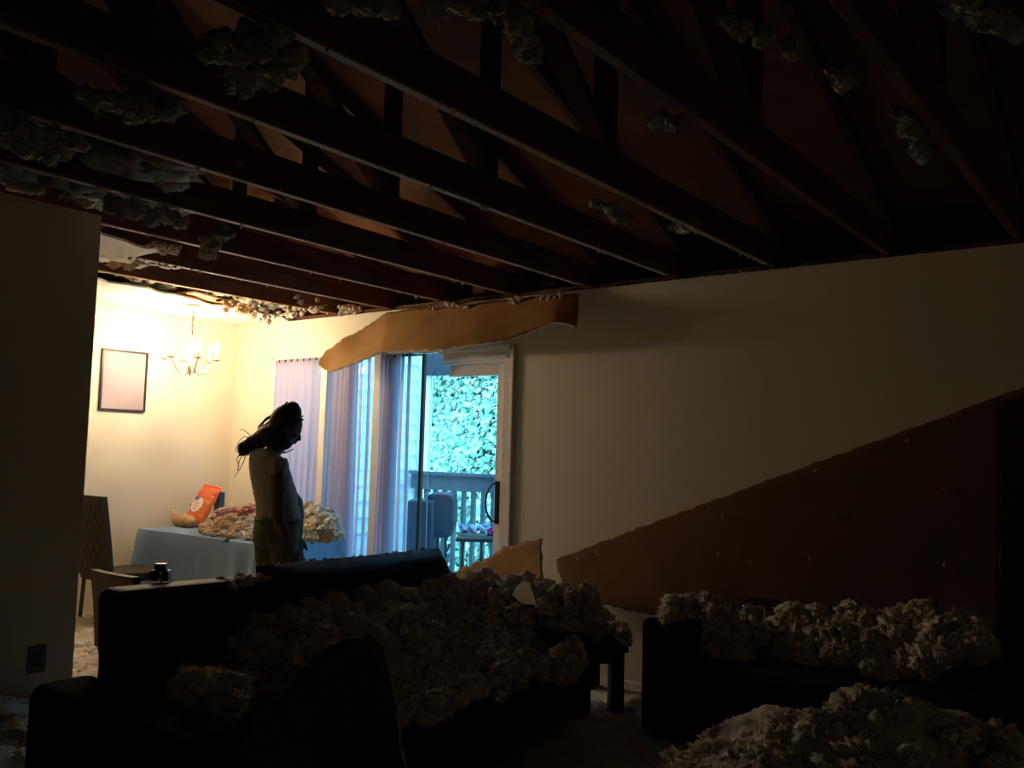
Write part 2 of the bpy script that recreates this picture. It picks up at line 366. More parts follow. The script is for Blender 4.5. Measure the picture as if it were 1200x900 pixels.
# trusses
ordn = ['first', 'second', 'third', 'fourth', 'fifth', 'sixth', 'seventh', 'eighth', 'ninth', 'tenth', 'eleventh', 'twelfth', 'thirteenth']
sT = [.22+.59*i for i in range(13)]
sT[0] = .26; sT[1] = .83
for i, s in enumerate(sT):
    t = thing('roof_truss', f'bare dark wooden roof truss, {ordn[i]} one counting from the chandelier towards the right', 'roof truss', W(s, -5, WH), 'bare roof trusses overhead')
    h = .019; zb, zt = WH+.018, WH+.158
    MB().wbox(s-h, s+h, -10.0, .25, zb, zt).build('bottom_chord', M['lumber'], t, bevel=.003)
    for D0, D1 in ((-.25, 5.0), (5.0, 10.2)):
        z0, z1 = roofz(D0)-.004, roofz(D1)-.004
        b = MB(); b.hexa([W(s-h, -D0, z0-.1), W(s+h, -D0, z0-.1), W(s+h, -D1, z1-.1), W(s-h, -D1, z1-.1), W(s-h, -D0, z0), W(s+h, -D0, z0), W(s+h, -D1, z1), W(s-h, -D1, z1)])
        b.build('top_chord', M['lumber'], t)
    off = .04*(1 if i % 2 else -1)*0
    for a, bb in (((1.75, 0), (1.75, 1)), ((1.75, 0), (3.3, 1)), ((3.35, 0), (3.3, 1)), ((3.35, 0), (5.0, 1)), ((6.65, 0), (5.0, 1)), ((6.65, 0), (8.25, 1))):
        z = lambda q: (zt-.02) if q[1] == 0 else roofz(q[0])-.05
        MB().bar(W(s, -a[0], z(a)), W(s, -bb[0], z(bb)), .034, .09, up=WU).build('web', M['lumber'], t)
    if 1 <= i <= 7:   # thin paler strip: chandelier light on the chord's underside, put into the colour
        MB().wbox(s-h*.8, s+h*.8, -9.4, -.1, zb-.006, zb+.001).build('lit_underside', M['pale'] if i < 2 else M['strip'], t)
# loose laths
for (a, c, z, lab) in (((336, 296), (402, 300), 2.62, 'thin loose wooden lath lying level above the fourth gap of joists'), ((266, 307.5), (330, 313), 2.60, 'thin loose wooden lath above the joists nearest the chandelier'), ((323, 235), (370, 266), 2.66, 'thin slanting wooden brace stick between the dark joists')):
    p, q = at_z(*a, z), at_z(*c, z)
    tag(MB().bar(p, q, .02, .025).build('wood_lath', M['lumber']), lab, 'lath')
p = [at_z(x, y, 2.47) for x, y in ((207, 344), (230, 343), (262, 352), (288, 357), (270, 361), (236, 355))]
tag(slab('torn_wood_strip', p, M['pale'], .012), 'light torn wood strip bright in the lamp light at the ragged ceiling edge', 'wood strip')

# ================================================================ PATIO DOOR UNIT
def wb(*a): return MB().wbox(*a)
struct(MB().wbox(OP0, 1.98, .02, .12, 2.12, 2.15).wbox(1.98, OP1, .0, .12, OPT-.05, OPT).wbox(OP0, OP0+.04, .0, .12, 0, 2.12).wbox(OP1-.04, OP1, .0, .12, 0, OPT-.05).wbox(OP0+.04, OP1-.04, .0, .12, 0, .03).build('door_1', M['trimw']))
D1 = bpy.data.objects['door_1']
b = MB().wbox(OP1-.035, OP1+.055, -.02, .0, 0, OPT+.06).wbox(OP1+.03, OP1+.055, -.03, -.02, 0, OPT+.06); b.build('door_casing', M['trimw'], D1, bevel=.004)
b = MB().wbox(1.99, OP1+.03, -.022, .0, OPT-.03, OPT+.06).wbox(1.965, OP1+.03, -.042, -.022, OPT+.02, OPT+.055).wbox(1.985, OP1, -.032, -.022, OPT-.03, OPT-.005).build('head_casing', M['trimw'], D1, bevel=.003)
for s in (.755, 1.345): MB().wbox(s-.035, s+.035, -.035, .10, .03, 2.15).build('mullion', M['trimw'], D1, bevel=.004)
# fixed panes between the posts
for a, c in ((OP0+.04, .72), (.79, 1.31)):
    MB().wbox(a, c, .05, .056, .03, 2.12).build('pane', M['glass'], D1)
# left door leaf and right door leaf
L = thing('sliding_door_leaf', 'left sliding glass leaf behind hanging vanes, dark bronze edge stile', 'sliding door', W(1.6, .03, .03))
MB().wbox(1.765, 1.79, .0, .028, .03, 2.12).build('stile', M['bronze'], L, bevel=.003)
MB().wbox(1.382, 1.40, .0, .035, .03, 2.12).build('stile', M['trimw'], L)
MB().wbox(1.40, 1.765, .0, .035, .03, .12).build('bottom_rail', M['bronze'], L); MB().wbox(1.40, 1.765, 0, .035, 2.09, 2.12).build('top_rail', M['bronze'], L)
MB().wbox(1.40, 1.765, .015, .021, .12, 2.09).build('pane', M['glass'], L)
L = thing('sliding_door_leaf', 'right sliding glass leaf with beige frame and curved pull handle', 'sliding door', W(2.2, .06, .03))
MB().wbox(2.43, 2.518, .04, .085, .03, OPT-.05).build('stile', M['trimw'], L, bevel=.004)
MB().wbox(1.80, 2.43, .04, .085, .03, .13).build('bottom_rail', M['trimw'], L, bevel=.004); MB().wbox(2.0, 2.43, .04, .085, 1.93, OPT-.05).build('top_rail', M['trimw'], L, bevel=.004)
MB().wbox(1.80, 2.43, .06, .066, .13, 2.0).build('pane', M['glass'], L)
ph = on_w(577, 589); sh, dh = sd(ph); zh = ph.z
hp = [W(2.455+.0, -.005+.04, zh+.13)]+[W(2.455-.05*math.sin(math.pi*k/8), .03-.05*math.sin(math.pi*k/8), zh+.13*math.cos(math.pi*k/8)) for k in range(1, 8)]+[W(2.455, .035, zh-.13)]
MB().tube(hp, .007, 8).wbox(2.447, 2.475, .025, .04, zh-.14, zh+.14).build('handle', M['bronze'], L, smooth=False)
# valance strip above the casing
tag(MB().wbox(1.72, 2.60, -.05, -.004, 2.095, 2.125).build('blind_headrail', M['trimw'], bevel=.004), 'pale blind headrail above the right door leaf, under the fallen board', 'headrail')

# vertical blinds
def blinds(label, s0, s1, n, ang, ztop, zbot=.06, d=-.03, wdt=.089, rail=(None, None), spread=None, angs=None):
    global BL3
    BL3 = t = thing('vertical_blind', label, 'blind', W((s0+s1)/2, d, zbot))
    MB().wbox(rail[0] or s0, rail[1] or s1, d-.018, d+.018, ztop, ztop+.012).build('headrail', M['trimw'], t)
    for k in range(n):
        s = (spread[k] if spread else s0+(k+.5)*(s1-s0)/n); a = (angs[k] if angs else ang)+random.uniform(-.10, .10); wv = wdt
        ca, sa = math.cos(a)*wv/2, math.sin(a)*wv/2; V = []; F = []
        for j in range(13):
            z = ztop-(ztop-zbot)*j/12; sw = .006*math.sin(j*.5+k)
            for i in range(5):
                q = (i/4-.5)*2; bow = .010*(1-q*q)
                V.append(W(s+ca*q-bow*math.sin(a)+sw, d+sa*q+bow*math.cos(a), z))
        for j in range(12):
            for i in range(4): F.append((j*5+i, j*5+i+1, (j+1)*5+i+1, (j+1)*5+i))
        o = MB().add(V, F).build('vane', M['vane'], t, smooth=True); kk = o.modifiers.new('t', 'SOLIDIFY'); kk.thickness = .0012
        if ztop < 2.1 or True:
            MB().wbox(s-.004, s+.004, d-.004, d+.004, ztop-.02, ztop+.004).build('hanger_clip', M['bronze'], t)
blinds('closed pale vertical blind beside the room corner, first left of the light posts', .10, .715, 8, .30, 2.125, d=.012)
blinds('vertical blind with its vanes half turned, between the two pale posts', .80, 1.30, 7, .7, 2.11, d=.012, spread=[.835, .89, .945, 1.0, 1.04, 1.13, 1.215], angs=[.5, .45, .55, .6, .8, -.60, -.56])
blinds('drawn-back vertical blind hanging right of the second post', 1.39, 1.80, 5, 1.05, 2.10, d=-.055, spread=[1.465, 1.505, 1.545, 1.63, 1.70], angs=[1.1, .8, .7, -.60, -.56])
MB().tube([W(1.90, -.04, 2.09), W(1.902, -.045, 1.2), W(1.905, -.04, .35)], .0022, 6).build('pull_cord', M['trimw'], BL3)

# ================================================================ OUTSIDE
wallbox('floor_balcony', [(-1.0, 5.0, .12, 2.6, -.12, -.03)], M['deckp'])
b = MB(); zs = -.03; n = 0
while zs < 2.4:
    b.hexa([W(-.45, .12, zs), W(-.30, .12, zs), W(-.30, 2.22, zs), W(-.45, 2.22, zs), W(-.45, .12, zs+.155), W(-.332, .12, zs+.155), W(-.332, 2.22, zs+.155), W(-.45, 2.22, zs+.155)]); zs += .155
struct(b.build('wall_siding', M['siding']))
wallbox('trim_4', [(-.45, -.24, 2.16, 2.31, -.03, 2.4)], M['siding'])
R = thing('balcony_railing', 'weathered blue-grey wooden balcony railing with upright balusters outside the door', 'railing', W(1.9, 2.13, -.03))
MB().wbox(-.27, 5.0, 2.06, 2.12, 1.02, 1.17).wbox(-.27, 5.0, 2.02, 2.15, 1.17, 1.20).build('top_rail', M['rail'], R)
MB().wbox(-.27, 5.0, 2.07, 2.11, .06, .14).build('bottom_rail', M['rail'], R)
for k in range(42):
    s = -.2+k*.125; MB().wbox(s-.02, s+.02, 2.072, 2.108, .14, 1.02).build('baluster', M['rail'], R)
# ivy bank
V = []; F = []
n = 26000; ss = rng.uniform(-4.6, 3.4, n); zz = rng.uniform(-1.2, 3.3, n)
for k in range(n):
    s, z = ss[k], zz[k]; d = 5.2+.35*z*.5+.25*math.sin(s*1.7+z)+.2*math.sin(z*2.3-s)+random.uniform(-.12, .12)
    c = W(s, d, z); r = random.uniform(.028, .058)
    nn = (-WO + Vector((random.uniform(-.7, .7), random.uniform(-.7, .7), random.uniform(.1, 1.3)))).normalized()
    x = nn.cross(Vector((0, 0, 1))).normalized(); y = x.cross(nn); i0 = len(V); rt = random.uniform(-.6, .6)
    for (a, q) in ((0, -1), (.75, -.55), (.95, .25), (.35, .3), (0, .95), (-.35, .3), (-.95, .25), (-.75, -.55)):
        aa, qq = a*math.cos(rt)-q*math.sin(rt), a*math.sin(rt)+q*math.cos(rt)
        V.append((c+x*aa*r-y*qq*r+nn*(.02*abs(a)))[:])
    F.append(tuple(range(i0, i0+8)))
me = link_mesh('ivy', V, F, M['leaf']); tag(me, 'sunlit ivy leaves covering the bank beyond the balcony railing', 'ivy', kind='stuff')
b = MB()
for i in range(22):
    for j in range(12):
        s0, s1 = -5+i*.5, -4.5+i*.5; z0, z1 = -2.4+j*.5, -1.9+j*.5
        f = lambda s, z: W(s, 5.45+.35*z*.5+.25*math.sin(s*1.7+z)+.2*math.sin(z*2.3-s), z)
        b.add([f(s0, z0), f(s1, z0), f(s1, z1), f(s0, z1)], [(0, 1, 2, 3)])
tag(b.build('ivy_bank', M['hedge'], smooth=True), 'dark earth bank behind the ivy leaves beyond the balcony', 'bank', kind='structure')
wallbox('ground', [(-6, 9, 2.6, 6.5, -1.0, -.9)], M['ground'])
# grill
gp = W(1.15, 1.55, -.03)
G = thing('barbecue_grill', 'dark blue-black barrel barbecue grill with upright side box on the balcony', 'grill', gp)
gy = gp.y
def gx(px, py, y=gy): return at_y(px, py, y)
def pxbox(x0, x1, y0, y1, yd, dep, bev=None):
    a, c = gx(x0, y1, yd), gx(x1, y0, yd); return MB().box((a.x, yd, a.z), (c.x, yd+dep, c.z))
pxbox(474, 509, 587, 685, gy, .42).build('side_box', M['grillm'], G, bevel=.02)
a, c = gx(496, 630, gy+.1), gx(533, 579, gy+.1); cx, cz = (a.x+c.x)/2, (a.z+c.z)/2; rx, rz = (c.x-a.x)/2, (c.z-a.z)/2
V = []
ring = [(cx+rx*math.copysign(abs(math.cos(t))**.45, math.cos(t)), cz+rz*math.copysign(abs(math.sin(t))**.5, math.sin(t))) for t in [2*math.pi*k/24 for k in range(24)]]
MB().add([(x, gy+.08, z) for x, z in ring]+[(x, gy+.62, z) for x, z in ring], [tuple(range(24)), tuple(range(47, 23, -1))]+[(i, (i+1) % 24, 24+(i+1) % 24, 24+i) for i in range(24)]).build('barrel', M['grillm'], G, bevel=.015)
for px in (513.5, 522): 
    for dd in (.12, .52):
        p = gx(px, 628, gy+dd); q = Vector((p.x+.03*(1 if px > 518 else -1), p.y, -.03)); MB().bar(p, q, .02, .02).build('leg', M['bronze'], G)
pxbox(510, 525, 655, 661, gy+.05, .4).build('shelf', M['rail'], G)
MB().tube([gx(497, 577, gy+.05), gx(499, 574, gy+.05), gx(503, 574, gy+.05), gx(505, 577, gy+.05)], .008, 6).build('lid_handle', M['bronze'], G)
# patio table
tp = W(2.15, 1.55, -.03); ty = tp.y
T = thing('patio_table', 'small dark patio table with slim legs holding laundry, outside behind the glass', 'table', tp)
a, c = at_y(534, 632, ty), at_y(592, 629, ty); zt_ = a.z
MB().box((a.x, ty, zt_-.02), (c.x+.1, ty+.5, zt_+.01)).build('tabletop', M['bronze'], T, bevel=.004)
for x in (a.x+.03, a.x+.19, c.x+.0): 
    for yy in (ty+.04, ty+.46): MB().bar((x+.02, yy, zt_-.02), (x+.07 if yy < ty+.2 else x-.04, yy, -.03), .015, .015).build('leg', M['bronze'], T)
bl = [(at_y(541+k*4.2+random.uniform(-1, 1), 621-random.uniform(0, 4), ty+.15+random.uniform(-.05, .2)), (.05, .07, .045), 3) for k in range(9)]
fluff('crumpled_cloth', bl, mat('blue grey cloth', (.25, .28, .42), .8, noise=9, col2=(.6, .6, .66)), 'crumpled blue-grey and white cloths on the patio table', 'cloth')
fluff('magenta_cloth', [(at_y(576+k*3, 624-k % 2*3, ty+.15), (.06, .07, .05), 3) for k in range(3)], M['magenta'], 'crumpled magenta cloth at the right end of the patio table', 'cloth')

# ================================================================ CHANDELIER
chp = at_z(227, 357, WH); chp.z = WH
lc = at_y(224, 440, chp.y); lc = Vector((chp.x, chp.y, lc.z))    # bottom finial
Z0 = lc.z; H = thing('chandelier', 'lit brass chandelier with six candle bulbs hanging over the dining table', 'chandelier', (chp.x, chp.y, Z0))
def cz_(dz, r=0, a=0): return Vector((chp.x+r*math.cos(a), chp.y+r*math.sin(a), Z0+dz))
prof = [(0, .004), (.02, .014), (.04, .008), (.055, .03), (.075, .036), (.095, .018), (.12, .012), (.17, .018), (.20, .03), (.22, .02), (.26, .012), (.30, .008)]
MB().tube([cz_(z) for z, r in prof], [r for z, r in prof], 14).build('column', M['brass'], H, smooth=True)
V = MB(); zc = .30; k = 0; ztop = WH-Z0-.03
while zc < ztop:
    pts_ = [cz_(zc+.016+.016*math.sin(t))+(Vector((math.cos(t)*.007, 0, 0)) if k % 2 else Vector((0, math.cos(t)*.007, 0))) for t in [2*math.pi*q/10 for q in range(11)]]
    V.tube(pts_, .0018, 5, cap=False); zc += .026; k += 1
V.tube([cz_(.30+.02*q, .006, q*.9) for q in range(int((ztop-.30)/.02)+1)], .0022, 5).build('chain', M['bronze'], H)
MB().tube([cz_(ztop-.0), cz_(ztop+.012), cz_(ztop+.03)], [.03, .055, .06], 16).build('ceiling_canopy', M['brass'], H)
RA = .185
for k in range(6):
    a = math.radians(5+60*k)
    P = [cz_(.075-.06*math.sin(math.pi*q/10)*1.0+ (.055*(q/10)**3), RA*(q/10)**.9, a) for q in range(11)]
    P = [cz_(.07+(-.055*math.sin(min(1, q/7)*math.pi)) + .035*max(0, (q-6)/4)**1.3*1.2, .02+(RA-.02)*(1-(1-q/10)**1.35), a) for q in range(11)]
    arm = MB().tube(P, .0055, 8).build('arm', M['brass'], H, smooth=True)
    e = P[-1]
    MB().tube([e, e+Vector((0, 0, .004)), e+Vector((0, 0, .010))], [.006, .026, .031], 14).build('drip_pan', M['brass'], arm)
    MB().tube([e+Vector((0, 0, .010)), e+Vector((0, 0, .065))], .0105, 10).build('candle_sleeve', M['candle'], arm)
    bp = [(0, .008), (.012, .016), (.028, .0185), (.044, .015), (.060, .008), (.074, .002)]
    MB().tube([e+Vector((0, 0, .066+z)) for z, r in bp], [r for z, r in bp], 8).build('bulb', M['bulb'], arm, smooth=True)
# ================================================================ DINING TABLE AND WHAT LIES ON IT
TS0, TS1, TD0, TD1, TZ = -.33, 1.17, -.88, -.13, .75
T = thing('dining_table', 'dining table under the light blue cloth, by the corner of the room', 'table', W((TS0+TS1)/2, (TD0+TD1)/2, 0))
MB().wbox(TS0, TS1, TD0, TD1, TZ-.035, TZ-.006).build('tabletop', M['blackw'], T)
for a in (TS0+.05, TS1-.1):
    for c in (TD0+.05, TD1-.1): MB().wbox(a, a+.05, c, c+.05, 0, TZ-.035).build('leg', M['blackw'], T)
# cloth: top grid + skirt with folds
V = []; F = []
per = []; N = 46
def edgepts():
    L = []
    n1, n2 = 60, 32
    for i in range(n1): L.append((TS0+(TS1-TS0)*i/n1, TD0, 0, -1))
    for i in range(n2): L.append((TS1, TD0+(TD1-TD0)*i/n2, 1, 0))
    for i in range(n1): L.append((TS1-(TS1-TS0)*i/n1, TD1, 0, 1))
    for i in range(n2): L.append((TS0, TD1-(TD1-TD0)*i/n2, -1, 0))
    return L
E = edgepts(); n = len(E); drop = 14
corners = [(TS0, TD0), (TS1, TD0), (TS1, TD1), (TS0, TD1)]
for j in range(drop+1):
    t = j/drop
    for i, (s, d, ns, nd) in enumerate(E):
        cs, cdv = s-(TS0+TS1)/2, d-(TD0+TD1)/2
        cor = max(0, 1-min(math.hypot(s-a, d-c) for a, c in corners)/.28)
        fold = (.020*math.sin(i*.30+1.8*math.sin(i*.11)+t*.8)+.008*math.sin(i*.77))*t**.7 + .030*cor*t*math.sin(i*.9)
        flare = (.008+.015*t+.035*cor*t + fold)*(1 if t > 0 else 0)
        if ns == -1: flare = min(flare, .02)
        if nd == 1: flare = min(flare, .025)
        if cor > 0 and (ns, nd) in ((0, -1), (1, 0)):
            vs, vd = cs/abs(cs)*cor*.04*t, cdv/abs(cdv)*cor*.03*t
            if s < 0: vs = 0
        else: vs = vd = 0
        z = TZ-.60*t**1.0 + (.012*math.sin(i*.2))*t
        V.append(W(s+ns*flare+vs, d+nd*flare+vd, z)[:])
for j in range(drop):
    for i in range(n): F.append((j*n+i, j*n+(i+1) % n, (j+1)*n+(i+1) % n, (j+1)*n+i))
F.append(tuple(range(n)))
o = link_mesh('tablecloth', V, F, M['cloth'], smooth=True)
tag(o, 'light blue cloth draped over the dining table down past the sofa back', 'tablecloth')
k = o.modifiers.new('t', 'SOLIDIFY'); k.thickness = .003
e_ = o.modifiers.new('e', 'EDGE_SPLIT'); e_.split_angle = math.radians(50)
def tp_(s, d, z=0): return W(s, d, TZ+z)
def tpx(px, py, d):                         # point above the table at depth d of the wall frame
    return on_w(px, py, -d)
# pile on the table
bl = []
def pile(px0, px1, ytop, ybot, dlo, dhi, n, r, lv=3):
    for k in range(n):
        x = random.uniform(px0, px1); yt = ytop(x); y = random.uniform(yt, ybot(x)); f = (y-yt)/max(1, ybot(x)-yt)
        d = dhi+(dlo-dhi)*f+random.uniform(-.04, .04)
        p = on_w(x, y+3, -d); p.z = max(p.z, TZ+.02); rr = random.uniform(*r); bl.append((p, (rr, rr, rr*.85), lv))
def interp(L):
    def f(x):
        for (a, ya), (b, yb) in zip(L, L[1:]):
            if x <= b: return ya+(yb-ya)*(max(x, a)-a)/(b-a)
        return L[-1][1]
    return f
pile(345, 398, interp([(345, 588), (365, 586), (382, 592), (392, 602), (399, 622)]), interp([(345, 631), (380, 630), (400, 625)]), -.80, -.35, 230, (.022, .042))
pile(345, 398, interp([(345, 590), (365, 588), (382, 594), (392, 604), (399, 622)]), interp([(345, 631), (380, 630), (400, 625)]), -.70, -.45, 40, (.06, .075))
pile(268, 312, interp([(265, 612), (285, 602), (312, 596)]), interp([(265, 629), (312, 634)]), -.80, -.5, 110, (.018, .036))
V, F = fluff_arrays(bl); o = link_np('insulation_pile', V, F, M['fluff'])
tag(o, 'heap of fallen pale insulation on the blue cloth around the standing person', 'insulation', kind='stuff')
bl = []
pile(236, 276, interp([(232, 615), (250, 606), (276, 600)]), interp([(232, 624), (280, 631)]), -.80, -.5, 60, (.024, .045))
V, F = fluff_arrays(bl); o = link_np('insulation_tuft', V, F, M['fluffo'])
tag(o, 'rusty tan insulation tufts on the blue cloth right of the orange bag', 'insulation', kind='stuff')
fluff('plastic_bag', [(on_w(x, y, .45), (rx, .05, rz), 4) for x, y, rx, rz in ((262, 599, .10, .05), (272, 598, .10, .06), (284, 600, .11, .06), (292, 597, .08, .06), (254, 606, .09, .05), (277, 606, .12, .06))], M['redbag'], 'crumpled red and white plastic bag lying behind the tufts on the table', 'bag')
# pillow-shaped bags
def pillow(C, ax, ay, w_, h_, t_, nx=24, ny=32, pinch=.25, name='bag', m=None, parent=None, crin=.006, seed=3.0):
    nrm = ax.cross(ay).normalized(); V = []; F = []
    for side in (1, -1):
        for j in range(ny+1):
            for i in range(nx+1):
                u, v = i/nx*2-1, j/ny*2-1
                th = (max(0, 1-u*u)**.45)*(max(0, 1-abs(v)**3)**.7)
                ww = 1-pinch*(1-abs(v)**2)*.12
                q = C+ax*(u*w_/2*ww)+ay*(v*h_/2)+nrm*(side*t_/2*th)
                e = pn(np.array([[u*3+seed, v*4, side*2.0]]))[0]*crin*2+pn(np.array([[u*9+seed, v*11, side*2.0]]))[0]*crin
                q += nrm*e*(1 if th > 0 else .6)+Vector((0, 0, 0))
                V.append(q[:])
    K = (nx+1)*(ny+1)
    for s_ in (0, 1):
        for j in range(ny):
            for i in range(nx):
                a = s_*K+j*(nx+1)+i; f = (a, a+1, a+nx+2, a+nx+1); F.append(f if s_ == 0 else f[::-1])
    return link_mesh(name, V, F, m, parent, smooth=True)
dB = -.42
a0, a1, a2 = on_w(222, 612, .45), on_w(253, 573, .36), on_w(243, 625, .48)
C = (on_w(237, 593, .42)); ayv = (on_w(251, 570, .34)-on_w(226, 615, .50)); hB = ayv.length; ay = ayv.normalized()
ax = (on_w(250, 598, .42)-on_w(225, 588, .42)).normalized(); ax = (ax-ay*ax.dot(ay)).normalized(); wB = .235
B = thing('snack_bag', 'tall orange foil food bag with white oval print leaning on the heap', 'bag', C-ay*hB/2)
pillow(C, ax, ay, wB, hB*.95, .085, name='pouch', m=M['bagred'], parent=B)
pillow(C+ay*hB*.475, ax, ay, wB*1.0, hB*.10, .006, 16, 4, name='top_seal', m=M['bagedge'], parent=B, crin=.004)
pillow(C-ay*hB*.475, ax, ay, wB*.98, hB*.07, .006, 16, 4, name='bottom_seal', m=M['bagedge'], parent=B, crin=.004)
nv = ax.cross(ay).normalized()
if nv.dot(CAM-C) < 0: nv = -nv
def decal(name, c, w_, h_, m, lift, n=28, rot=0.0):
    V = [(c+nv*lift)[:]]; F = []
    for k in range(n):
        t = 2*math.pi*k/n; x, y = math.cos(t)*w_/2, math.sin(t)*h_/2; x, y = x*math.cos(rot)-y*math.sin(rot), x*math.sin(rot)+y*math.cos(rot)
        V.append((c+ax*x+ay*y+nv*(lift-.35*(x*x+y*y)*2))[:])
    F = [(0, k+1, (k+1) % n+1) for k in range(n)]
    return link_mesh(name, V, F, m, B, smooth=True)
oc = C-ay*.01-ax*.01
decal('oval_print', oc, .125, .125, M['white'], .047)
decal('blue_print', oc+ay*.052-ax*.03, .055, .035, M['blue'], .051)
decal('green_print', oc-ay*.015-ax*.075, .018, .03, M['green'], .043)
for k, (wd, yy) in enumerate(((.07, .012), (.055, -.012), (.03, -.034))):
    MB().tube([oc+ay*(yy+.004*math.sin(q*1.7+k))+ax*(-wd/2+wd*q/10)+nv*.052 for q in range(11)], .0025, 5).build('script_print', M['redink'], B)
p = on_w(205, 614, .50)
B2 = thing('bread_bag', 'loaf of sliced bread in a twisted clear bag at the left end of the table', 'bread', (p.x, p.y, TZ))
L0, L1 = on_w(196, 613, .55), on_w(228, 619, .55); L0.z = L1.z = TZ+.05; L0 += WU*.10; t = (L1-L0).normalized(); sdv = t.cross(Vector((0, 0, 1)))
rings = []
for k in range(13):
    u = k/12; r = .055*(1-abs(2*u-1)**3.5)**.5+.004; rings.append((L0.lerp(L1, u)+Vector((0, 0, .006*math.sin(u*20))), sdv*r, Vector((0, 0, r*.85))))
MB().loft(rings, 16).build('loaf', M['bread'], B2, smooth=True)
MB().tube([L0+Vector((0, 0, .03)), L0-t*.03+Vector((0, 0, .05)), L0-t*.04+Vector((0, 0, .075))], [.02, .006, .016], 8).build('bag_twist', M['redbag'], B2, smooth=True)
MB().ell(L0.lerp(L1, .38)+Vector((0, 0, .048))-sdv*0, (.02, .014, .006)).build('blue_label', M['blue'], B2)
b0 = on_w(259, 585, .25)
BX = thing('black_carton', 'small black carton standing behind the orange bag', 'carton', (b0.x, b0.y, TZ))
MB().wbox(*(lambda s, d: (s-.05, s+.01, d-.03, d+.03, TZ, b0.z+.055))(*sd(b0))).build('carton_body', M['blackp'], BX, bevel=.004)
MB().wbox(*(lambda s, d: (s-.05, s+.005, d-.03, d+.0, b0.z+.055, b0.z+.065))(*sd(b0))).build('carton_flap', M['blackp'], BX)
q = [on_w(x, y, .885) for x, y in ((260.5, 634), (267.5, 630.5), (267, 636))]
m_ = MB().add([v[:] for v in q]+[(v+WO*.008)[:] for v in q], [(0, 1, 2), (5, 4, 3), (0, 3, 4, 1), (1, 4, 5, 2), (2, 5, 3, 0)]).build('black_scrap', M['blackp'])
tag(m_, 'tiny black three-cornered scrap on the front edge of the blue cloth', 'scrap')
q = [on_w(x, y, .89) for x, y in ((370, 621), (388, 620), (392, 628), (388, 635), (382, 637), (375, 633))]
m_ = MB().add([v[:] for v in q]+[(v+WO*.01)[:] for v in q], [tuple(range(6)), tuple(range(11, 5, -1))]+[(i, (i+1) % 6, 6+(i+1) % 6, 6+i) for i in range(6)]).build('drywall_scrap', M['gyp'])
tag(m_, 'small greyish drywall scrap over the right edge of the blue cloth', 'scrap')

# ================================================================ PICTURE ON THE LEFT WALL
def on_l(px, py, off=0.0):
    r = ray(px, py); p0 = W0+WU*(SX0+off); return CAM + r*((p0-CAM).dot(WU)/r.dot(WU))
c = [on_l(118, 408.5), on_l(172, 413), on_l(169, 482.5), on_l(115.5, 481)]
d0 = (sd(c[0])[1]+sd(c[3])[1])/2; d1 = (sd(c[1])[1]+sd(c[2])[1])/2; z1 = (c[0].z+c[1].z)/2; z0 = (c[3].z+c[2].z)/2
P = thing('framed_picture', 'thin black framed pale mauve print on the lamp-lit cream wall', 'picture', W(SX0, (d0+d1)/2, z0))
MB().wbox(SX0+.001, SX0+.022, d0, d1, z1-.014, z1).wbox(SX0+.001, SX0+.022, d0, d1, z0, z0+.014).wbox(SX0+.001, SX0+.022, d0, d0+.014, z0+.014, z1-.014).wbox(SX0+.001, SX0+.022, d1-.014, d1, z0+.014, z1-.014).build('frame', M['frame'], P)
MB().wbox(SX0+.001, SX0+.012, d0+.014, d1-.014, z0+.014, z1-.014).build('print', M['art'], P)
# outlet on the partition wall
ps = 2.204
def on_p(px, py):
    r = ray(px, py); p0 = W0+WU*2.19; return CAM + r*((p0-CAM).dot(WU)/r.dot(WU))
oc = on_p(43, 772); so, do = sd(oc)
O = thing('wall_outlet', 'dim double wall outlet low on the dark partition wall', 'outlet', W(2.19, do, oc.z-.06))
MB().wbox(2.191, 2.197, do-.037, do+.037, oc.z-.058, oc.z+.058).build('cover_plate', M['plastic'], O, bevel=.002)
for dz in (-.02, .02):
    MB().wbox(2.197, 2.200, do-.015, do+.015, oc.z+dz-.013, oc.z+dz+.013).build('socket', M['blackp'], O, bevel=.002)

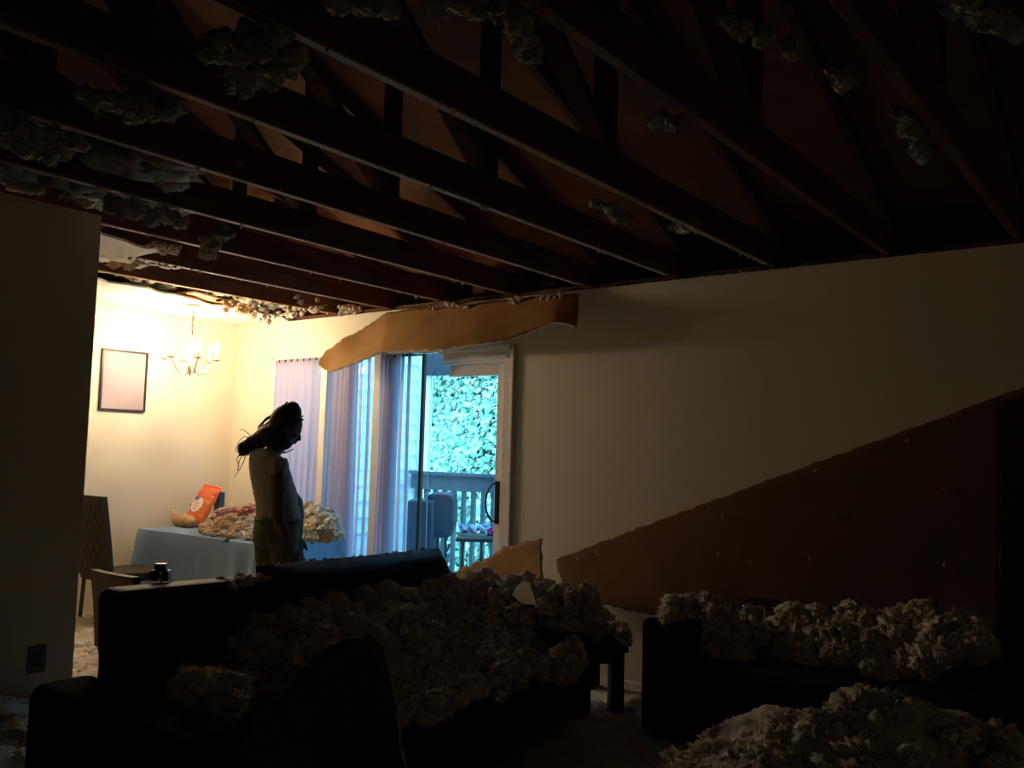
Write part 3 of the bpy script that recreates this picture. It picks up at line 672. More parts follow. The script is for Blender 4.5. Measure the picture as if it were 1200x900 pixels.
# ================================================================ DINING CHAIR
def chair(C, f, name, label, wd=.43, top=1.0, seatz=.46, mm=None, lean=.10, topw=.40):
    f = Vector((f[0], f[1], 0)).normalized(); r = Vector((f.y, -f.x, 0)); C = Vector((C[0], C[1], 0)); m = mm or M['cushion']
    t = thing(name, label, 'chair', C)
    fr = lambda x, y, z: C+r*x+f*y+Vector((0, 0, z))
    MB().box((-wd/2, -.21, seatz-.07), (wd/2, .22, seatz), fr).build('seat', m, t, bevel=.02, seg=3)
    V = []; F = []; nz, nx = 12, 8
    for side in (0, 1):
        for j in range(nz+1):
            z = seatz-.03+(top-seatz+.03)*j/nz; hw = (wd+(topw-wd)*j/nz)/2
            y = -.20-lean*(j/nz)**1.3
            for i in range(nx+1):
                u = i/nx*2-1; V.append(fr(u*hw, y-.012*(1-u*u)+(-.02 if side == 0 else .02), z)[:])
    K = (nz+1)*(nx+1)
    for j in range(nz):
        for i in range(nx):
            a = j*(nx+1)+i; F.append((a, a+1, a+nx+2, a+nx+1)); F.append((K+a, K+a+nx+1, K+a+nx+2, K+a+1))
    for j in range(nz):
        a = j*(nx+1); F.append((a, a+nx+1, K+a+nx+1, K+a)); a += nx; F.append((a, K+a, K+a+nx+1, a+nx+1))
    for i in range(nx): F.append((i, K+i, K+i+1, i+1)); a = nz*(nx+1)+i; F.append((a, a+1, K+a+1, K+a))
    link_mesh('backrest', V, F, m, t, smooth=False)
    b = MB()
    for q in range(-3, 8) if top > .9 else ():       # crossing quilt seams on the back of the chair
        for sg in (1, -1):
            L = [(-.5+k*.1, (q*.25+sg*(-.5+k*.1)*1.1)) for k in range(11)]
            L = [(u, v) for u, v in L if 0.03 < v < .97]
            if len(L) > 1:
                b.tube([fr(u*(wd+(topw-wd)*v)*.96, -.20-lean*v**1.3-.012*(1-4*u*u)-.0215, seatz-.03+(top-seatz+.03)*v) for u, v in L], .003, 4)
    if b.V: b.build('quilt_seam', M['blackp'], t)
    for x in (-1, 1):
        for y in (-1, 1):
            MB().bar(fr(x*(wd/2-.025), y*.185, seatz-.06), fr(x*(wd/2-.015), y*.20, 0), .026, .026).build('leg', M['blackp'], t, bevel=.003)
    return t
chair((-2.76, 6.5), (.62, .78), 'dining_chair', 'tall dark quilted dining chair between the partition and the blue table', top=1.03, seatz=.50, lean=.06, topw=.34)
chair((-1.76, 4.6), (.6, .8), 'dining_chair', 'dark brown chair tucked behind the left end of the black sofa', top=.77, seatz=.42, wd=.40, lean=.05, topw=.38)

# ================================================================ BLACK SOFA FACING RIGHT (back towards the dining table)
S = thing('sofa', 'black leather sofa in the foreground, its back towards the dining table', 'sofa', W(3.5, -2.1, 0))
mb = M['leather']
MB().wbox(3.06, 3.95, -3.0, -1.36, .08, .30).build('base', mb, S, bevel=.02)
b = MB(); b.hexa([W(3.08, -2.98, .25), W(3.34, -2.98, .25), W(3.34, -1.34, .25), W(3.08, -1.34, .25), W(3.0, -2.98, .885), W(3.16, -2.98, .885), W(3.16, -1.34, .855), W(3.0, -1.34, .855)]); b.build('backrest', mb, S, bevel=.045, seg=4)
for d0, d1 in ((-3.22, -2.99), (-1.35, -1.13)): MB().wbox(3.05, 3.97, d0, d1, .08, .60).build('armrest', M['blackfab'], S, bevel=.05, seg=4)
for d0, d1 in ((-2.98, -2.18), (-2.16, -1.36)): MB().wbox(3.22, 3.98, d0, d1, .30, .44).build('seat_cushion', mb, S, bevel=.04, seg=4)
def cushion(d0, d1, s0, z0, z1, th, lean, name, m, parent, sag=.0):
    V = []; F = []; n1, n2 = 20, 12
    for side in (0, 1):
        for j in range(n2+1):
            for i in range(n1+1):
                u, v = i/n1*2-1, j/n2*2-1; h = (max(0, 1-u**6)*max(0, 1-v**4))**.5
                q = pn(np.array([[u*2.3+d0, v*1.7, side+.3]]))[0]*.02
                V.append(W(s0-lean*(v+1)/2+(1 if side else -1)*(th/2*h)+q*h, d0+(d1-d0)*(u+1)/2, z0+(z1-z0)*(v+1)/2-sag*abs(u)**3*(v > 0)*v)[:])
    K = (n1+1)*(n2+1)
    for k in (0, 1):
        for j in range(n2):
            for i in range(n1):
                a = k*K+j*(n1+1)+i; f = (a, a+1, a+n1+2, a+n1+1); F.append(f if k else f[::-1])
    return link_mesh(name, V, F, m, parent, smooth=True)
cushion(-2.36, -1.24, 3.20, .60, .915, .26, .10, 'back_cushion', mb, S)
cushion(-2.97, -2.38, 3.30, .44, .80, .16, .12, 'back_cushion', mb, S)
for s in (3.12, 3.88):
    for d in (-3.15, -1.2): MB().wbox(s-.03, s+.03, d-.03, d+.03, 0, .08).build('foot', M['blackw'], S)
# small black camera-like device on the sofa back
cp = at_z(188, 690, .848)
K_ = thing('small_camera', 'small black camera-like device on the left end of the sofa back', 'camera', (cp.x, cp.y, .878))
fc = lambda x, y, z: Vector((cp.x+x, cp.y+y, .878+z))
MB().box((-.038, -.025, 0), (.035, .025, .042), fc).build('camera_body', M['blackp'], K_, bevel=.008)
MB().box((-.024, -.016, .042), (.020, .016, .066), fc).build('viewfinder', M['blackp'], K_, bevel=.003)
MB().tube([fc(.0, -.02, .022), fc(.0, -.055, .024)], .019, 14).build('lens', M['blackp'], K_)
MB().ell(fc(.034, -.02, .018), (.005, .004, .005), 6).build('blue_glint', M['blueglint'], K_)  # blue highlight on the body, added as a coloured dot

# END TABLE (dark, square legs)
A, B_, C_ = Vector((.558, 4.55, 0)), Vector((.479, 4.95, 0)), Vector((.153, 4.45, 0)); D_ = C_+(B_-A)
T = thing('end_table', 'black square-legged end table heaped with insulation beyond the sofa arm', 'side table', (A+D_)/2)
xa, ya = (C_-A).normalized(), (B_-A).normalized(); Lx, Ly = (C_-A).length, (B_-A).length
ft = lambda x, y, z: A+xa*x+ya*y+Vector((0, 0, z))
MB().box((-.05, -.05, .43), (Lx+.05, Ly+.05, .46), ft).build('tabletop', M['blackw'], T, bevel=.004)
MB().box((0, 0, .37), (Lx, .02, .43), ft).box((0, Ly-.02, .37), (Lx, Ly, .43), ft).box((0, .02, .37), (.02, Ly-.02, .43), ft).box((Lx-.02, .02, .37), (Lx, Ly-.02, .43), ft).build('apron', M['blackw'], T)
for x in (0, Lx):
    for y in (0, Ly): MB().box((x-.034, y-.034, 0), (x+.034, y+.034, .43), ft).build('leg', M['blackw'], T, bevel=.003)

# SOFA AGAINST THE FRONT WALL
S2 = thing('sofa', 'black sofa buried in insulation along the wall under the leaning board', 'sofa', W(5.1, -.8, 0))
MB().wbox(4.22, 6.0, -1.12, -.42, .08, .34).build('base', mb, S2, bevel=.02)
MB().wbox(4.40, 5.85, -.62, -.40, .30, .74).build('backrest', mb, S2, bevel=.05, seg=3)
for s0, s1 in ((4.18, 4.42), (5.84, 6.08)): MB().wbox(s0, s1, -1.10, -.42, .08, .69).build('armrest', M['blackfab'], S2, bevel=.03, seg=3)
for s0, s1 in ((4.43, 5.12), (5.14, 5.83)): MB().wbox(s0, s1, -1.18, -.62, .34, .56).build('seat_cushion', mb, S2, bevel=.05, seg=4)
for s in (4.26, 5.96):
    for d in (-1.1, -.48): MB().wbox(s-.03, s+.03, d-.03, d+.03, 0, .08).build('foot', M['blackw'], S2)

# ================================================================ FALLEN BOARDS
o = sheet('drywall_strip', [(374, 424, .30), (381, 413, .26), (400, 399, .20), (425, 386, .12), (447, 371, .06), (456, 366, .05), (500, 361, .05), (550, 357.5, .05), (600, 352, .05), (640, 347, .05), (678, 344.5, .05)],
          [(375, 429, .31), (386, 436, .31), (400, 432, .32), (430, 421, .32), (446, 413, .32), (480, 412, .33), (500, 411.5, .34), (530, 408.5, .34), (560, 404, .34), (590, 400.5, .32), (620, 389, .28), (650, 378, .24), (665, 381, .24), (676, 384, .22)], [M['paper'], M['gyp']], nx=120, ny=16, jag=.008, wav=.012)
tag(o, 'long torn tan drywall strip hanging over the tops of the blinds', 'drywall piece')
o = sheet('drywall_shard', [(495, 682, .34), (520, 674, .34), (540, 668, .34), (555, 661, .34), (570, 655, .34), (582, 648, .34), (592, 641.5, .34), (604, 638, .34), (620, 635, .34), (634, 632.5, .34)],
          [(490, 770, .50), (530, 770, .50), (570, 770, .50), (600, 768, .50), (640, 760, .50)], [M['paperm'], M['gyp']], nx=70, ny=24, jag=.010, wav=.008, seed=5)
tag(o, 'torn tan drywall shard leaning before the glass door beside the big board', 'drywall piece')
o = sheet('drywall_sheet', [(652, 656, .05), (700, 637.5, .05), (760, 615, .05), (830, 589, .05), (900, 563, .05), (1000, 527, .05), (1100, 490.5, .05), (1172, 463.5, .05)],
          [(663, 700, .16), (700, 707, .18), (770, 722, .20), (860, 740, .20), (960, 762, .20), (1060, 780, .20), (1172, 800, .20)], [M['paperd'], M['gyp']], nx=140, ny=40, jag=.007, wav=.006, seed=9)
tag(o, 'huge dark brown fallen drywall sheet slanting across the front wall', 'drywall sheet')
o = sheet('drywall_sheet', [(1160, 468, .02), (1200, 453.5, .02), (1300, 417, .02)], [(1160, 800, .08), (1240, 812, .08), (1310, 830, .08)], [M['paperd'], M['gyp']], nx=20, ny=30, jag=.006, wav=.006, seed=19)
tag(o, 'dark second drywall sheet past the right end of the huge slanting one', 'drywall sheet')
# paper tears on the sheet
for i, (x, y) in enumerate(((676, 655), (700, 648), (735, 634), (748, 643), (832, 598), (848, 605), (818, 648), (842, 649), (878, 660), (957, 552), (977, 604), (950, 655), (1063, 516), (1106, 572), (1107, 662), (1120, 620), (678, 690))):
    c_ = on_w(x, y, .15 if y > 630 else .11); b = MB(); r = random.uniform(.012, .024); a = random.uniform(0, 6)
    x_, z_ = WU*math.cos(a)+Vector((0, 0, math.sin(a))), -WU*math.sin(a)+Vector((0, 0, math.cos(a)))
    b.add([(c_+x_*r)[:], (c_+z_*r*.6-WO*.006)[:], (c_-x_*r*1.1-WO*.008)[:], (c_-z_*r*.3)[:], (c_-WO*.012)[:]], [(0, 1, 4), (1, 2, 4), (2, 3, 4), (3, 0, 4)])
    o = b.build('torn_paper', M['paper'] if i % 3 else M['gyp']); 
    sh_ = [q for q in bpy.data.objects if q.name == 'drywall_sheet'][0]; loc = o.location.copy(); o.parent = sh_; o.location = loc-ORG[sh_]
# near slab propped on the seat of the sofa
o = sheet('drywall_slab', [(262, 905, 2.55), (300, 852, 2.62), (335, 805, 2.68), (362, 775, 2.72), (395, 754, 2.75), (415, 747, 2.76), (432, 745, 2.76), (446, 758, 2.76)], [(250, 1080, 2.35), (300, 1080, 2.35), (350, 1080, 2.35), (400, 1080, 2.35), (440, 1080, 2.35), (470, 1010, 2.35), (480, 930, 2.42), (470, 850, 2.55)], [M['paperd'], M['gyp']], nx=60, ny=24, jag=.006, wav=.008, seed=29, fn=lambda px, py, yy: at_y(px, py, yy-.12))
tag(o, 'dark rounded drywall slab propped before the sofa in the near foreground', 'drywall piece')
q = [at_y(x, y, 4.12-(x-600)*.0095) for x, y in ((600, 697), (606, 686), (614, 681), (621, 684), (625, 696), (628, 708), (612, 708))]
m_ = MB().add([v[:] for v in q]+[(v+Vector((.014, .004, 0)))[:] for v in q], [tuple(range(7)), tuple(range(13, 6, -1))]+[(i, (i+1) % 7, 7+(i+1) % 7, 7+i) for i in range(7)]).build('plaster_chunk', M['gyp'])
tag(m_, 'small pale plaster chunk upright in the insulation left of the end table', 'plaster chunk')
# ================================================================ PERSON
YP = 5.62
def P(px, py, dy=0): return at_y(px, py, YP+dy)
f = Vector((.72, .69, 0)).normalized(); r = Vector((f.y, -f.x, 0)); up = Vector((0, 0, 1))
ground = at_y(322, 700, YP); PX = ground.x
person = thing('person', 'person with long tied dreadlocks, grey t-shirt and olive jeans, looking down beside the table', 'person', (PX, YP, 0))
K = 1044/YP
def ring(y, xl, xr, k=1.0, ratio=1.75, tilt=0.0):
    c = P((xl+xr)/2, y); hw = (xr-xl)/2/K
    B = hw/math.sqrt((ratio*f.y)**2+(f.x)**2)*k; A = B*ratio
    return (c, r*A, f*B+up*tilt*B)
def shirt_rings(k): return [ring(531, 299, 331, k, 1.6, -.5), ring(534.5, 290, 337, k, 1.9, -.4), ring(540, 288.5, 340, k, 1.85), ring(550, 289.5, 342, k, 1.7), ring(562, 292, 345, k, 1.55), ring(575, 295.5, 348, k, 1.45), ring(588, 298, 350.5, k, 1.4), ring(600, 299, 352, k, 1.4), ring(609.5, 299.5, 352.5, k, 1.4)]
def jean_rings(k): return [ring(605, 300, 351, k, 1.35), ring(614, 297.5, 351.5, k, 1.35), ring(626, 296, 352, k, 1.35), ring(637, 296.5, 351, k, 1.4)]
def P3(px, py, off): return P(px, py)+r*off
hipc = P(324, 632)
hipz = hipc.z
legR = [hipc+r*.085+up*0, Vector((hipc.x, hipc.y, .72))+r*.092+f*.01, Vector((hipc.x, hipc.y, .50))+r*.095+f*.03, Vector((hipc.x, hipc.y, .28))+r*.10-f*.01, Vector((hipc.x, hipc.y, .09))+r*.10-f*.03]
legL = [hipc-r*.085, Vector((hipc.x, hipc.y, .72))-r*.090+f*.0, Vector((hipc.x, hipc.y, .50))-r*.095+f*.02, Vector((hipc.x, hipc.y, .28))-r*.10-f*.02, Vector((hipc.x, hipc.y, .09))-r*.10-f*.04]
lr = [.095, .082, .062, .052, .042]
body = MB()
body.loft([(c, a*.9, b*.9) for c, a, b in shirt_rings(1)][1:], 20)
body.loft([(c, a*.9, b*.9) for c, a, b in jean_rings(1)], 20)
neck0, neck1 = P(316, 534), P(330, 517)
body.tube([neck0-up*.03, neck0, neck1, P(334, 508)], [.062, .052, .048, .05], 14)
for L in (legR, legL):
    body.tube(L, [x*.86 for x in lr], 14)
    a = L[-1]; body.loft([(a+up*.0-f*.02, r*.036, f*.05), (Vector((a.x, a.y, .05))+f*.02, r*.038, f*.085), (Vector((a.x, a.y, .015))+f*.05, r*.042, f*.12)], 14)
# arms
shR = P(331, 541)-f*.0+Vector((0, -.10, 0)); elR = P(332.5, 602)+Vector((0, -.14, 0)); wrR = P(345, 641)+Vector((0, -.10, 0))
shL = P(300, 539)+Vector((0, .10, 0)); elL = P(343, 590)+Vector((0, .10, 0)); wrL = P(348.5, 628)+Vector((0, .02, 0))
for a, b_, c_ in ((shR, elR, wrR), (shL, elL, wrL)):
    body.tube([a, a.lerp(b_, .3), a.lerp(b_, .75), b_, b_.lerp(c_, .3), b_.lerp(c_, .75), c_], [.056, .054, .048, .043, .044, .034, .028], 12)
def hand(wr, dirv, side):
    d = dirv.normalized(); nrm = r.copy(); nrm = (nrm-d*nrm.dot(d)).normalized(); wv = d.cross(nrm).normalized()   # wv across the palm
    if wv.dot(f) < 0: wv = -wv
    body.loft([(wr, wv*.024, nrm*.018), (wr+d*.03, wv*.034, nrm*.017), (wr+d*.075, wv*.040, nrm*.015), (wr+d*.092, wv*.038, nrm*.012)], 12)
    for k, (ln, o_) in enumerate(((.068, .030), (.078, .011), (.073, -.009), (.058, -.028))):
        b0_ = wr+d*.085+wv*o_; cu = -nrm*side
        body.tube([b0_, b0_+d*ln*.45+cu*.004+wv*o_*.1, b0_+d*ln*.78+cu*.016+wv*o_*.14, b0_+d*ln+cu*.030+wv*o_*.14], [.0092, .0088, .0080, .0065], 8)
    b0_ = wr+d*.028+wv*.026
    body.tube([b0_, b0_+d*.025+wv*.022, b0_+d*.052+wv*.030-nrm*side*.008, b0_+d*.072+wv*.030-nrm*side*.016], [.014, .0115, .0095, .0075], 8)
hand(wrR, P(354, 664)+Vector((0, -.08, 0))-wrR, 1); hand(wrL, Vector((.03, -.03, -1)), -1)
# head
hc = P(336, 501); hf = Vector((.94, .34, 0)).normalized(); tl = math.radians(27)
h1 = hf*math.cos(tl)-up*math.sin(tl); h3 = hf*math.sin(tl)+up*math.cos(tl); h2 = h1.cross(h3).normalized()
HR = Matrix((h1, h2, h3)).transposed()
H_ = lambda a, b, c: hc+h1*a+h2*b+h3*c
body.ell(H_(-.008, 0, .022), (.096, .076, .094), 12, HR)
body.ell(H_(.022, 0, -.035), (.066, .058, .078), 12, HR)
body.ell(H_(.055, 0, -.088), (.030, .030, .024), 10, HR)
body.ell(H_(.080, 0, .018), (.014, .046, .014), 8, HR)
body.tube([H_(.082, 0, .008), H_(.094, 0, -.010), H_(.108, 0, -.028), H_(.092, 0, -.036)], [.010, .012, .015, .010], 8)
for q in (-1, 1):
    body.ell(H_(.100, q*.011, -.030), (.009, .009, .007), 6, HR); body.ell(H_(.064, q*.036, -.022), (.022, .020, .020), 8, HR); body.ell(H_(-.002, q*.078, -.012), (.018, .008, .030), 8, HR)
body.ell(H_(.090, 0, -.052), (.013, .025, .0065), 8, HR); body.ell(H_(.087, 0, -.064), (.013, .022, .007), 8, HR)
o = body.build('body', M['skin'], person, remesh=.0065)
for q in (-1, 1): MB().ell(H_(.076, q*.030, -.002), (.011, .011, .011), 8, HR).build('eye', M['blackp'], person, smooth=True)
# clothes
sh = MB(); sh.loft(shirt_rings(1.03), 28)
for a, b_ in ((shR, elR), (shL, elL)): sh.tube([a+up*.015-(b_-a)*.02, a.lerp(b_, .1), a.lerp(b_, .26)], [.056, .060, .056], 14)
o = sh.build('t_shirt', M['shirt'], person, remesh=.008)
tx = bpy.data.textures.new('folds', 'CLOUDS'); tx.noise_scale = .09
k = o.modifiers.new('d', 'DISPLACE'); k.texture = tx; k.strength = .018; k.mid_level = .5
je = MB(); je.loft(jean_rings(1.03), 28)
for L in (legR, legL): je.tube([q for q in L], [x*1.02 for x in lr], 18)
o = je.build('jeans', M['jeans'], person, remesh=.008)
k = o.modifiers.new('d', 'DISPLACE'); k.texture = tx; k.strength = .012; k.mid_level = .5
c0, a0, b0_ = ring(606, 299, 352, 1.06, 1.35); c1, a1, b1 = ring(610.5, 298, 352.5, 1.06, 1.35)
MB().loft([(c0, a0, b0_), (c1, a1, b1)], 28).build('waistband', M['jeans'], person, smooth=True)
for q in (-.085, .085):
    p = P(322, 629)+r*(q*.75)-f*(.116 if q > 0 else .100)
    MB().tube([p-r*.05+up*.045+f*.012, p-r*.05-up*.045+f*.010, p-up*.062, p+r*.05-up*.045+f*.010, p+r*.05+up*.045+f*.012, p-r*.05+up*.045+f*.012], .0022, 5).build('back_pocket_stitching', M['stitch'], person)
for L in (legR, legL):
    a = L[-1]; MB().loft([(Vector((a.x, a.y, .085))-f*.03, r*.045, f*.06), (Vector((a.x, a.y, .05))+f*.02, r*.05, f*.11), (Vector((a.x, a.y, .0))+f*.035, r*.052, f*.135)], 16).build('shoe', M['blackp'], person, smooth=True)
# hair: skull cap, knot and dreadlocks swept back to a tie
hr = MB()
hr.ell(H_(-.024, 0, .032), (.102, .092, .100), 12, HR)
hr.ell(P(343, 477), (.042, .045, .036), 10); hr.ell(P(337, 480), (.05, .05, .04), 10); hr.ell(P(349, 484), (.022, .05, .045), 10)
hr.ell(P(322, 510), (.12, .085, .075), 10); hr.ell(P(329, 519), (.075, .07, .05), 10); hr.ell(P(303, 517), (.07, .055, .05), 10); hr.ell(P(285, 526), (.036, .036, .046), 10); hr.ell(P(292, 521), (.04, .04, .04), 10)
hr.build('hair', M['hair'], person, remesh=.006)
dr = MB(); tie = P(297, 517)
rnd = random.Random(5)
for k in range(96):
    u = rnd.random(); v = rnd.uniform(-1, 1)
    st = H_(rnd.uniform(-.07, .065), v*.072, .06+.055*math.sqrt(max(0, 1-v*v))*rnd.uniform(.5, 1)) if k > 16 else P(rnd.uniform(334, 351), rnd.uniform(471, 481), rnd.uniform(-.04, .04))
    mid = st.lerp(tie, .5)+Vector((-.02, v*.05, rnd.uniform(-.035, .055)))
    tt = tie+Vector((rnd.uniform(-.02, .02), rnd.uniform(-.025, .025), rnd.uniform(-.028, .028)))
    e = P(rnd.uniform(279, 291), rnd.uniform(520, 534), rnd.uniform(-.03, .03))
    L = []
    for q in range(13):
        t = q/12
        if t < .7: w_ = t/.7; p = st*(1-w_)**2+mid*2*w_*(1-w_)+tt*w_**2
        else: w_ = (t-.7)/.3; p = tt.lerp(e, w_)+up*.008*math.sin(w_*3.1)
        L.append(p+Vector((0, 0, .0025*math.sin(q*2.1+k))))
    dr.tube(L, [.0055+.0015*math.sin(q*3.0) for q in range(12)]+[.003], 6)
for pts_ in ([(346, 474), (330, 480), (312, 490), (303, 500), (302, 510), (305, 514)], [(340, 476), (322, 485), (309, 494), (306, 503), (307, 511)], [(336, 480), (318, 488), (306, 497), (303, 507), (306, 513)],
             [(296, 514), (291, 508), (286, 504), (281, 503)], [(294, 515), (287, 511), (282, 515), (277, 521)], [(285, 531), (279, 535), (277.5, 538), (279, 543), (280, 547)],
             [(284, 533), (280, 541), (279, 548), (278, 552), (280, 549)], [(288, 533), (285, 542), (281, 550), (277, 556), (275, 559)], [(330, 527), (333, 531), (338, 529), (344, 526)], [(326, 525), (330, 531), (334, 529)], [(281, 520), (277, 524), (276, 528), (279, 531)]):
    n_ = len(pts_); thin = pts_[0][0] < 300
    L = [P(*pts_[i]).lerp(P(*pts_[min(i+1, n_-1)]), t) for i in range(n_-1) for t in (0, .5)]+[P(*pts_[-1])]
    dr.tube(L, [(.003 if thin else .0062)*(1-.55*i/len(L)) for i in range(len(L))], 6)
dr.build('dreadlocks', M['hair'], person, smooth=True)
MB().tube([tie+Vector((math.cos(t)*.012*0, math.cos(t)*.036, math.sin(t)*.034)) for t in [2*math.pi*q/14 for q in range(15)]], .006, 6, cap=False).build('hair_tie', M['blackp'], person)

# ================================================================ INSULATION ON THE FLOOR
def gs(x, y, cx, cy, sx, sy=None): sy = sy or sx; return np.exp(-((x-cx)/sx)**2-((y-cy)/sy)**2)
def fh(x, y):
    """height of the insulation on the floor in world x, y"""
    P_ = np.stack([x, y, np.zeros_like(x)], 1)
    h = .10 + .05*pn(P_*1.7+3) 
    s = (x-W0.x)*WU.x+(y-W0.y)*WU.y; d = (x-W0.x)*WO.x+(y-W0.y)*WO.y
    h = h + .34*gs(x, y, .98, 3.30, .38, .26) + .44*gs(x, y, 1.35, 2.80, .55, .30) + .22*gs(x, y, .75, 2.75, .5, .4) + .10*gs(x, y, .35, 3.9, .4, .4)
    h = h + .25*gs(x, y, -2.02, 3.55, .30, .5) + .06*gs(x, y, 1.9, 2.5, .5, .4)
    low = np.clip((-d-.0)/.45, 0.05, 1.0); h = h*np.where((s > 2.4), low, 1.0)
    h = h*np.clip((-d+.0)/.25, 0, 1)*np.clip((s-SX0)/.15, 0, 1)
    h = h*np.clip((6.9-s)/.6, 0, 1)*np.clip((d+5.6)/.6, 0, 1)
    return h
n1, n2 = 400, 300
sg, dg = np.meshgrid(np.linspace(SX0+.02, 6.9, n1), np.linspace(-.02, -5.6, n2)); sg = sg.ravel(); dg = dg.ravel()
X = W0.x+WU.x*sg+WO.x*dg; Y = W0.y+WU.y*sg+WO.y*dg
h = fh(X, Y); Pn_ = np.stack([X, Y, h], 1)
h2 = h*(1+.0)+ (billow(Pn_, 3, 5.0)*.030+billow(Pn_, 2, 19.0)*.010)*np.clip(h/.06, 0, 1)
inwall = (sg > 2.0) & (sg < 2.25) & (dg < -2.6)
h2 = np.where(inwall, 0.0, h2)
V = np.stack([X, Y, np.maximum(h2, .002)], 1)
ii = np.arange((n1*n2)).reshape(n2, n1); F = np.stack([ii[:-1, :-1].ravel(), ii[:-1, 1:].ravel(), ii[1:, 1:].ravel(), ii[1:, :-1].ravel()], 1)
blobs = []
def inside_cam(p, m=60):
    v = Vector(p)-CAM; z = v.dot(FW)
    if z < .3: return False
    x = 600+FPX*v.dot(RT)/z; y = 450-FPX*v.dot(UP)/z
    return -m < x < 1200+m and -m < y < 900+m
cnt = 0
while cnt < 2300:
    s, d = random.uniform(SX0+.1, 6.8), -random.uniform(.1, 5.4)
    p = W(s, d, 0)
    if 1.95 < s < 2.3 and d < -2.5: continue
    hh = float(fh(np.array([p.x]), np.array([p.y]))[0])
    p.z = hh
    if hh < .03 or not inside_cam(p, 90): continue
    dist = (p-CAM).length; q = random.random()
    rr = random.uniform(.04, .10) if dist > 3.4 else random.uniform(.05, .14)
    if q > .35 and dist > 4.6 and s > 1.9: continue
    blobs.append((p+Vector((0, 0, .005)), (rr*1.2, rr*1.2, rr*.9), 4 if dist < 3.6 and rr > .06 else 3)); cnt += 1
for k in range(170):
    p = W(random.uniform(2.26, 2.75), random.uniform(-4.3, -2.5), 0); rr = random.uniform(.04, .10)
    p.z = float(fh(np.array([p.x]), np.array([p.y]))[0])+.01; blobs.append((p, (rr, rr, rr*.9), 4))
Vb, Fb = fluff_arrays(blobs)
o = link_np('floor_insulation', V, F, M['fluff']); tag(o, 'fallen blown insulation carpeting the floor between the furniture', 'insulation', kind='stuff')
o2 = link_np('insulation_lumps', Vb, Fb, M['fluff'], parent=o)
def heap(name, label, spots, m=M['fluff']):
    V, F = fluff_arrays(spots); return tag(link_np(name, V, F, m), label, 'insulation', kind='stuff')
# on the black sofa: over the cushions, the seat and the far arm
L = []
def onwall(s, d, z, r_, lv=4): L.append((W(s, d, z), (r_, r_, r_*.85), lv))
for k in range(330):
    d = random.uniform(-2.75, -1.22); s = random.uniform(3.26, 3.95)
    t = (s-3.26)/.69; topz = .80-.26*t
    if d < -2.4: topz -= .7*(-2.4-d)
    if d > -1.7: topz -= .02
    low = .47 if d < -1.36 else .62
    if topz < low: continue
    z = topz-random.uniform(0, .05); onwall(s, d, z, random.uniform(.045, .10))
    if random.random() < .5 and topz-low > .08: onwall(s, d, random.uniform(low, topz), random.uniform(.07, .10), 3)
for k in range(60):  # front edge spill
    d = random.uniform(-2.7, -1.3); onwall(3.97+random.uniform(-.03, .04), d, random.uniform(.46, .58), random.uniform(.04, .08))
for k in range(110):  # far arm
    s = random.uniform(3.1, 3.95); onwall(s, random.uniform(-1.36, -1.0), .64+random.uniform(0, .14), random.uniform(.04, .09))
for k in range(26):   # along the sofa back ridge
    d = random.uniform(-2.55, -2.3); onwall(3.12+random.uniform(-.05, .06), d, .86+random.uniform(-.01, .02), random.uniform(.02, .035), 3)
for k in range(30):
    d = random.uniform(-2.3, -1.3); onwall(3.10+random.uniform(-.03, .03), d, .915, random.uniform(.006, .013), 3)
heap('sofa_insulation', 'pale insulation heaped over the seat and far arm of the foreground black sofa', L)
L = []
for k in range(75):   # near arm and seat, left
    p = at_y(random.uniform(205, 288), random.uniform(788, 838), 2.95+random.uniform(-.15, .25)); L.append((p, (.045, .045, .035), 4))
heap('arm_insulation', 'small dim insulation heap by the near left arm of the foreground black sofa', L)
L = []
for k in range(150):
    x, y = random.uniform(-.06, Lx+.03), random.uniform(-.06, Ly+.06); p = ft(x, y, 0)
    top = .46+.16*math.exp(-((x-Lx*.75)/.22)**2)+.06
    p.z = .475+random.random()**.5*(top-.475); rr = random.uniform(.035, .075); L.append((p, (rr, rr, rr*.8), 4))
heap('table_insulation', 'pale insulation heaped on the black square-legged end table', L)
L = []
tops = interp([(780, 700), (800, 694), (860, 700), (905, 715), (950, 708), (1000, 703), (1035, 722), (1060, 713), (1100, 712), (1140, 722), (1152, 745)])
bots = interp([(780, 712), (810, 760), (850, 785), (910, 772), (1000, 772), (1060, 790), (1080, 775), (1110, 758), (1150, 752)])
for k in range(300):
    x = random.uniform(784, 1148); yt, yb = tops(x), bots(x); y = random.uniform(yt, yb); ff = (y-yt)/(yb-yt)
    rr = random.uniform(.05, .11)
    L.append((on_w(x, y+rr*230*.5, (.80+.2*ff if x < 868 else .60+.24*ff)+random.uniform(-.03, .05)), (rr, rr, rr*.9), 4))
for x, y in ((1100, 735), (1125, 738), (1075, 740), (1050, 735)):
    for k in range(6): L.append((on_w(x+random.uniform(-14, 14), y+random.uniform(-8, 8), .6), (.09, .08, .08), 5))
heap('back_insulation', 'long bank of pale insulation along the top of the sofa under the leaning board', L)

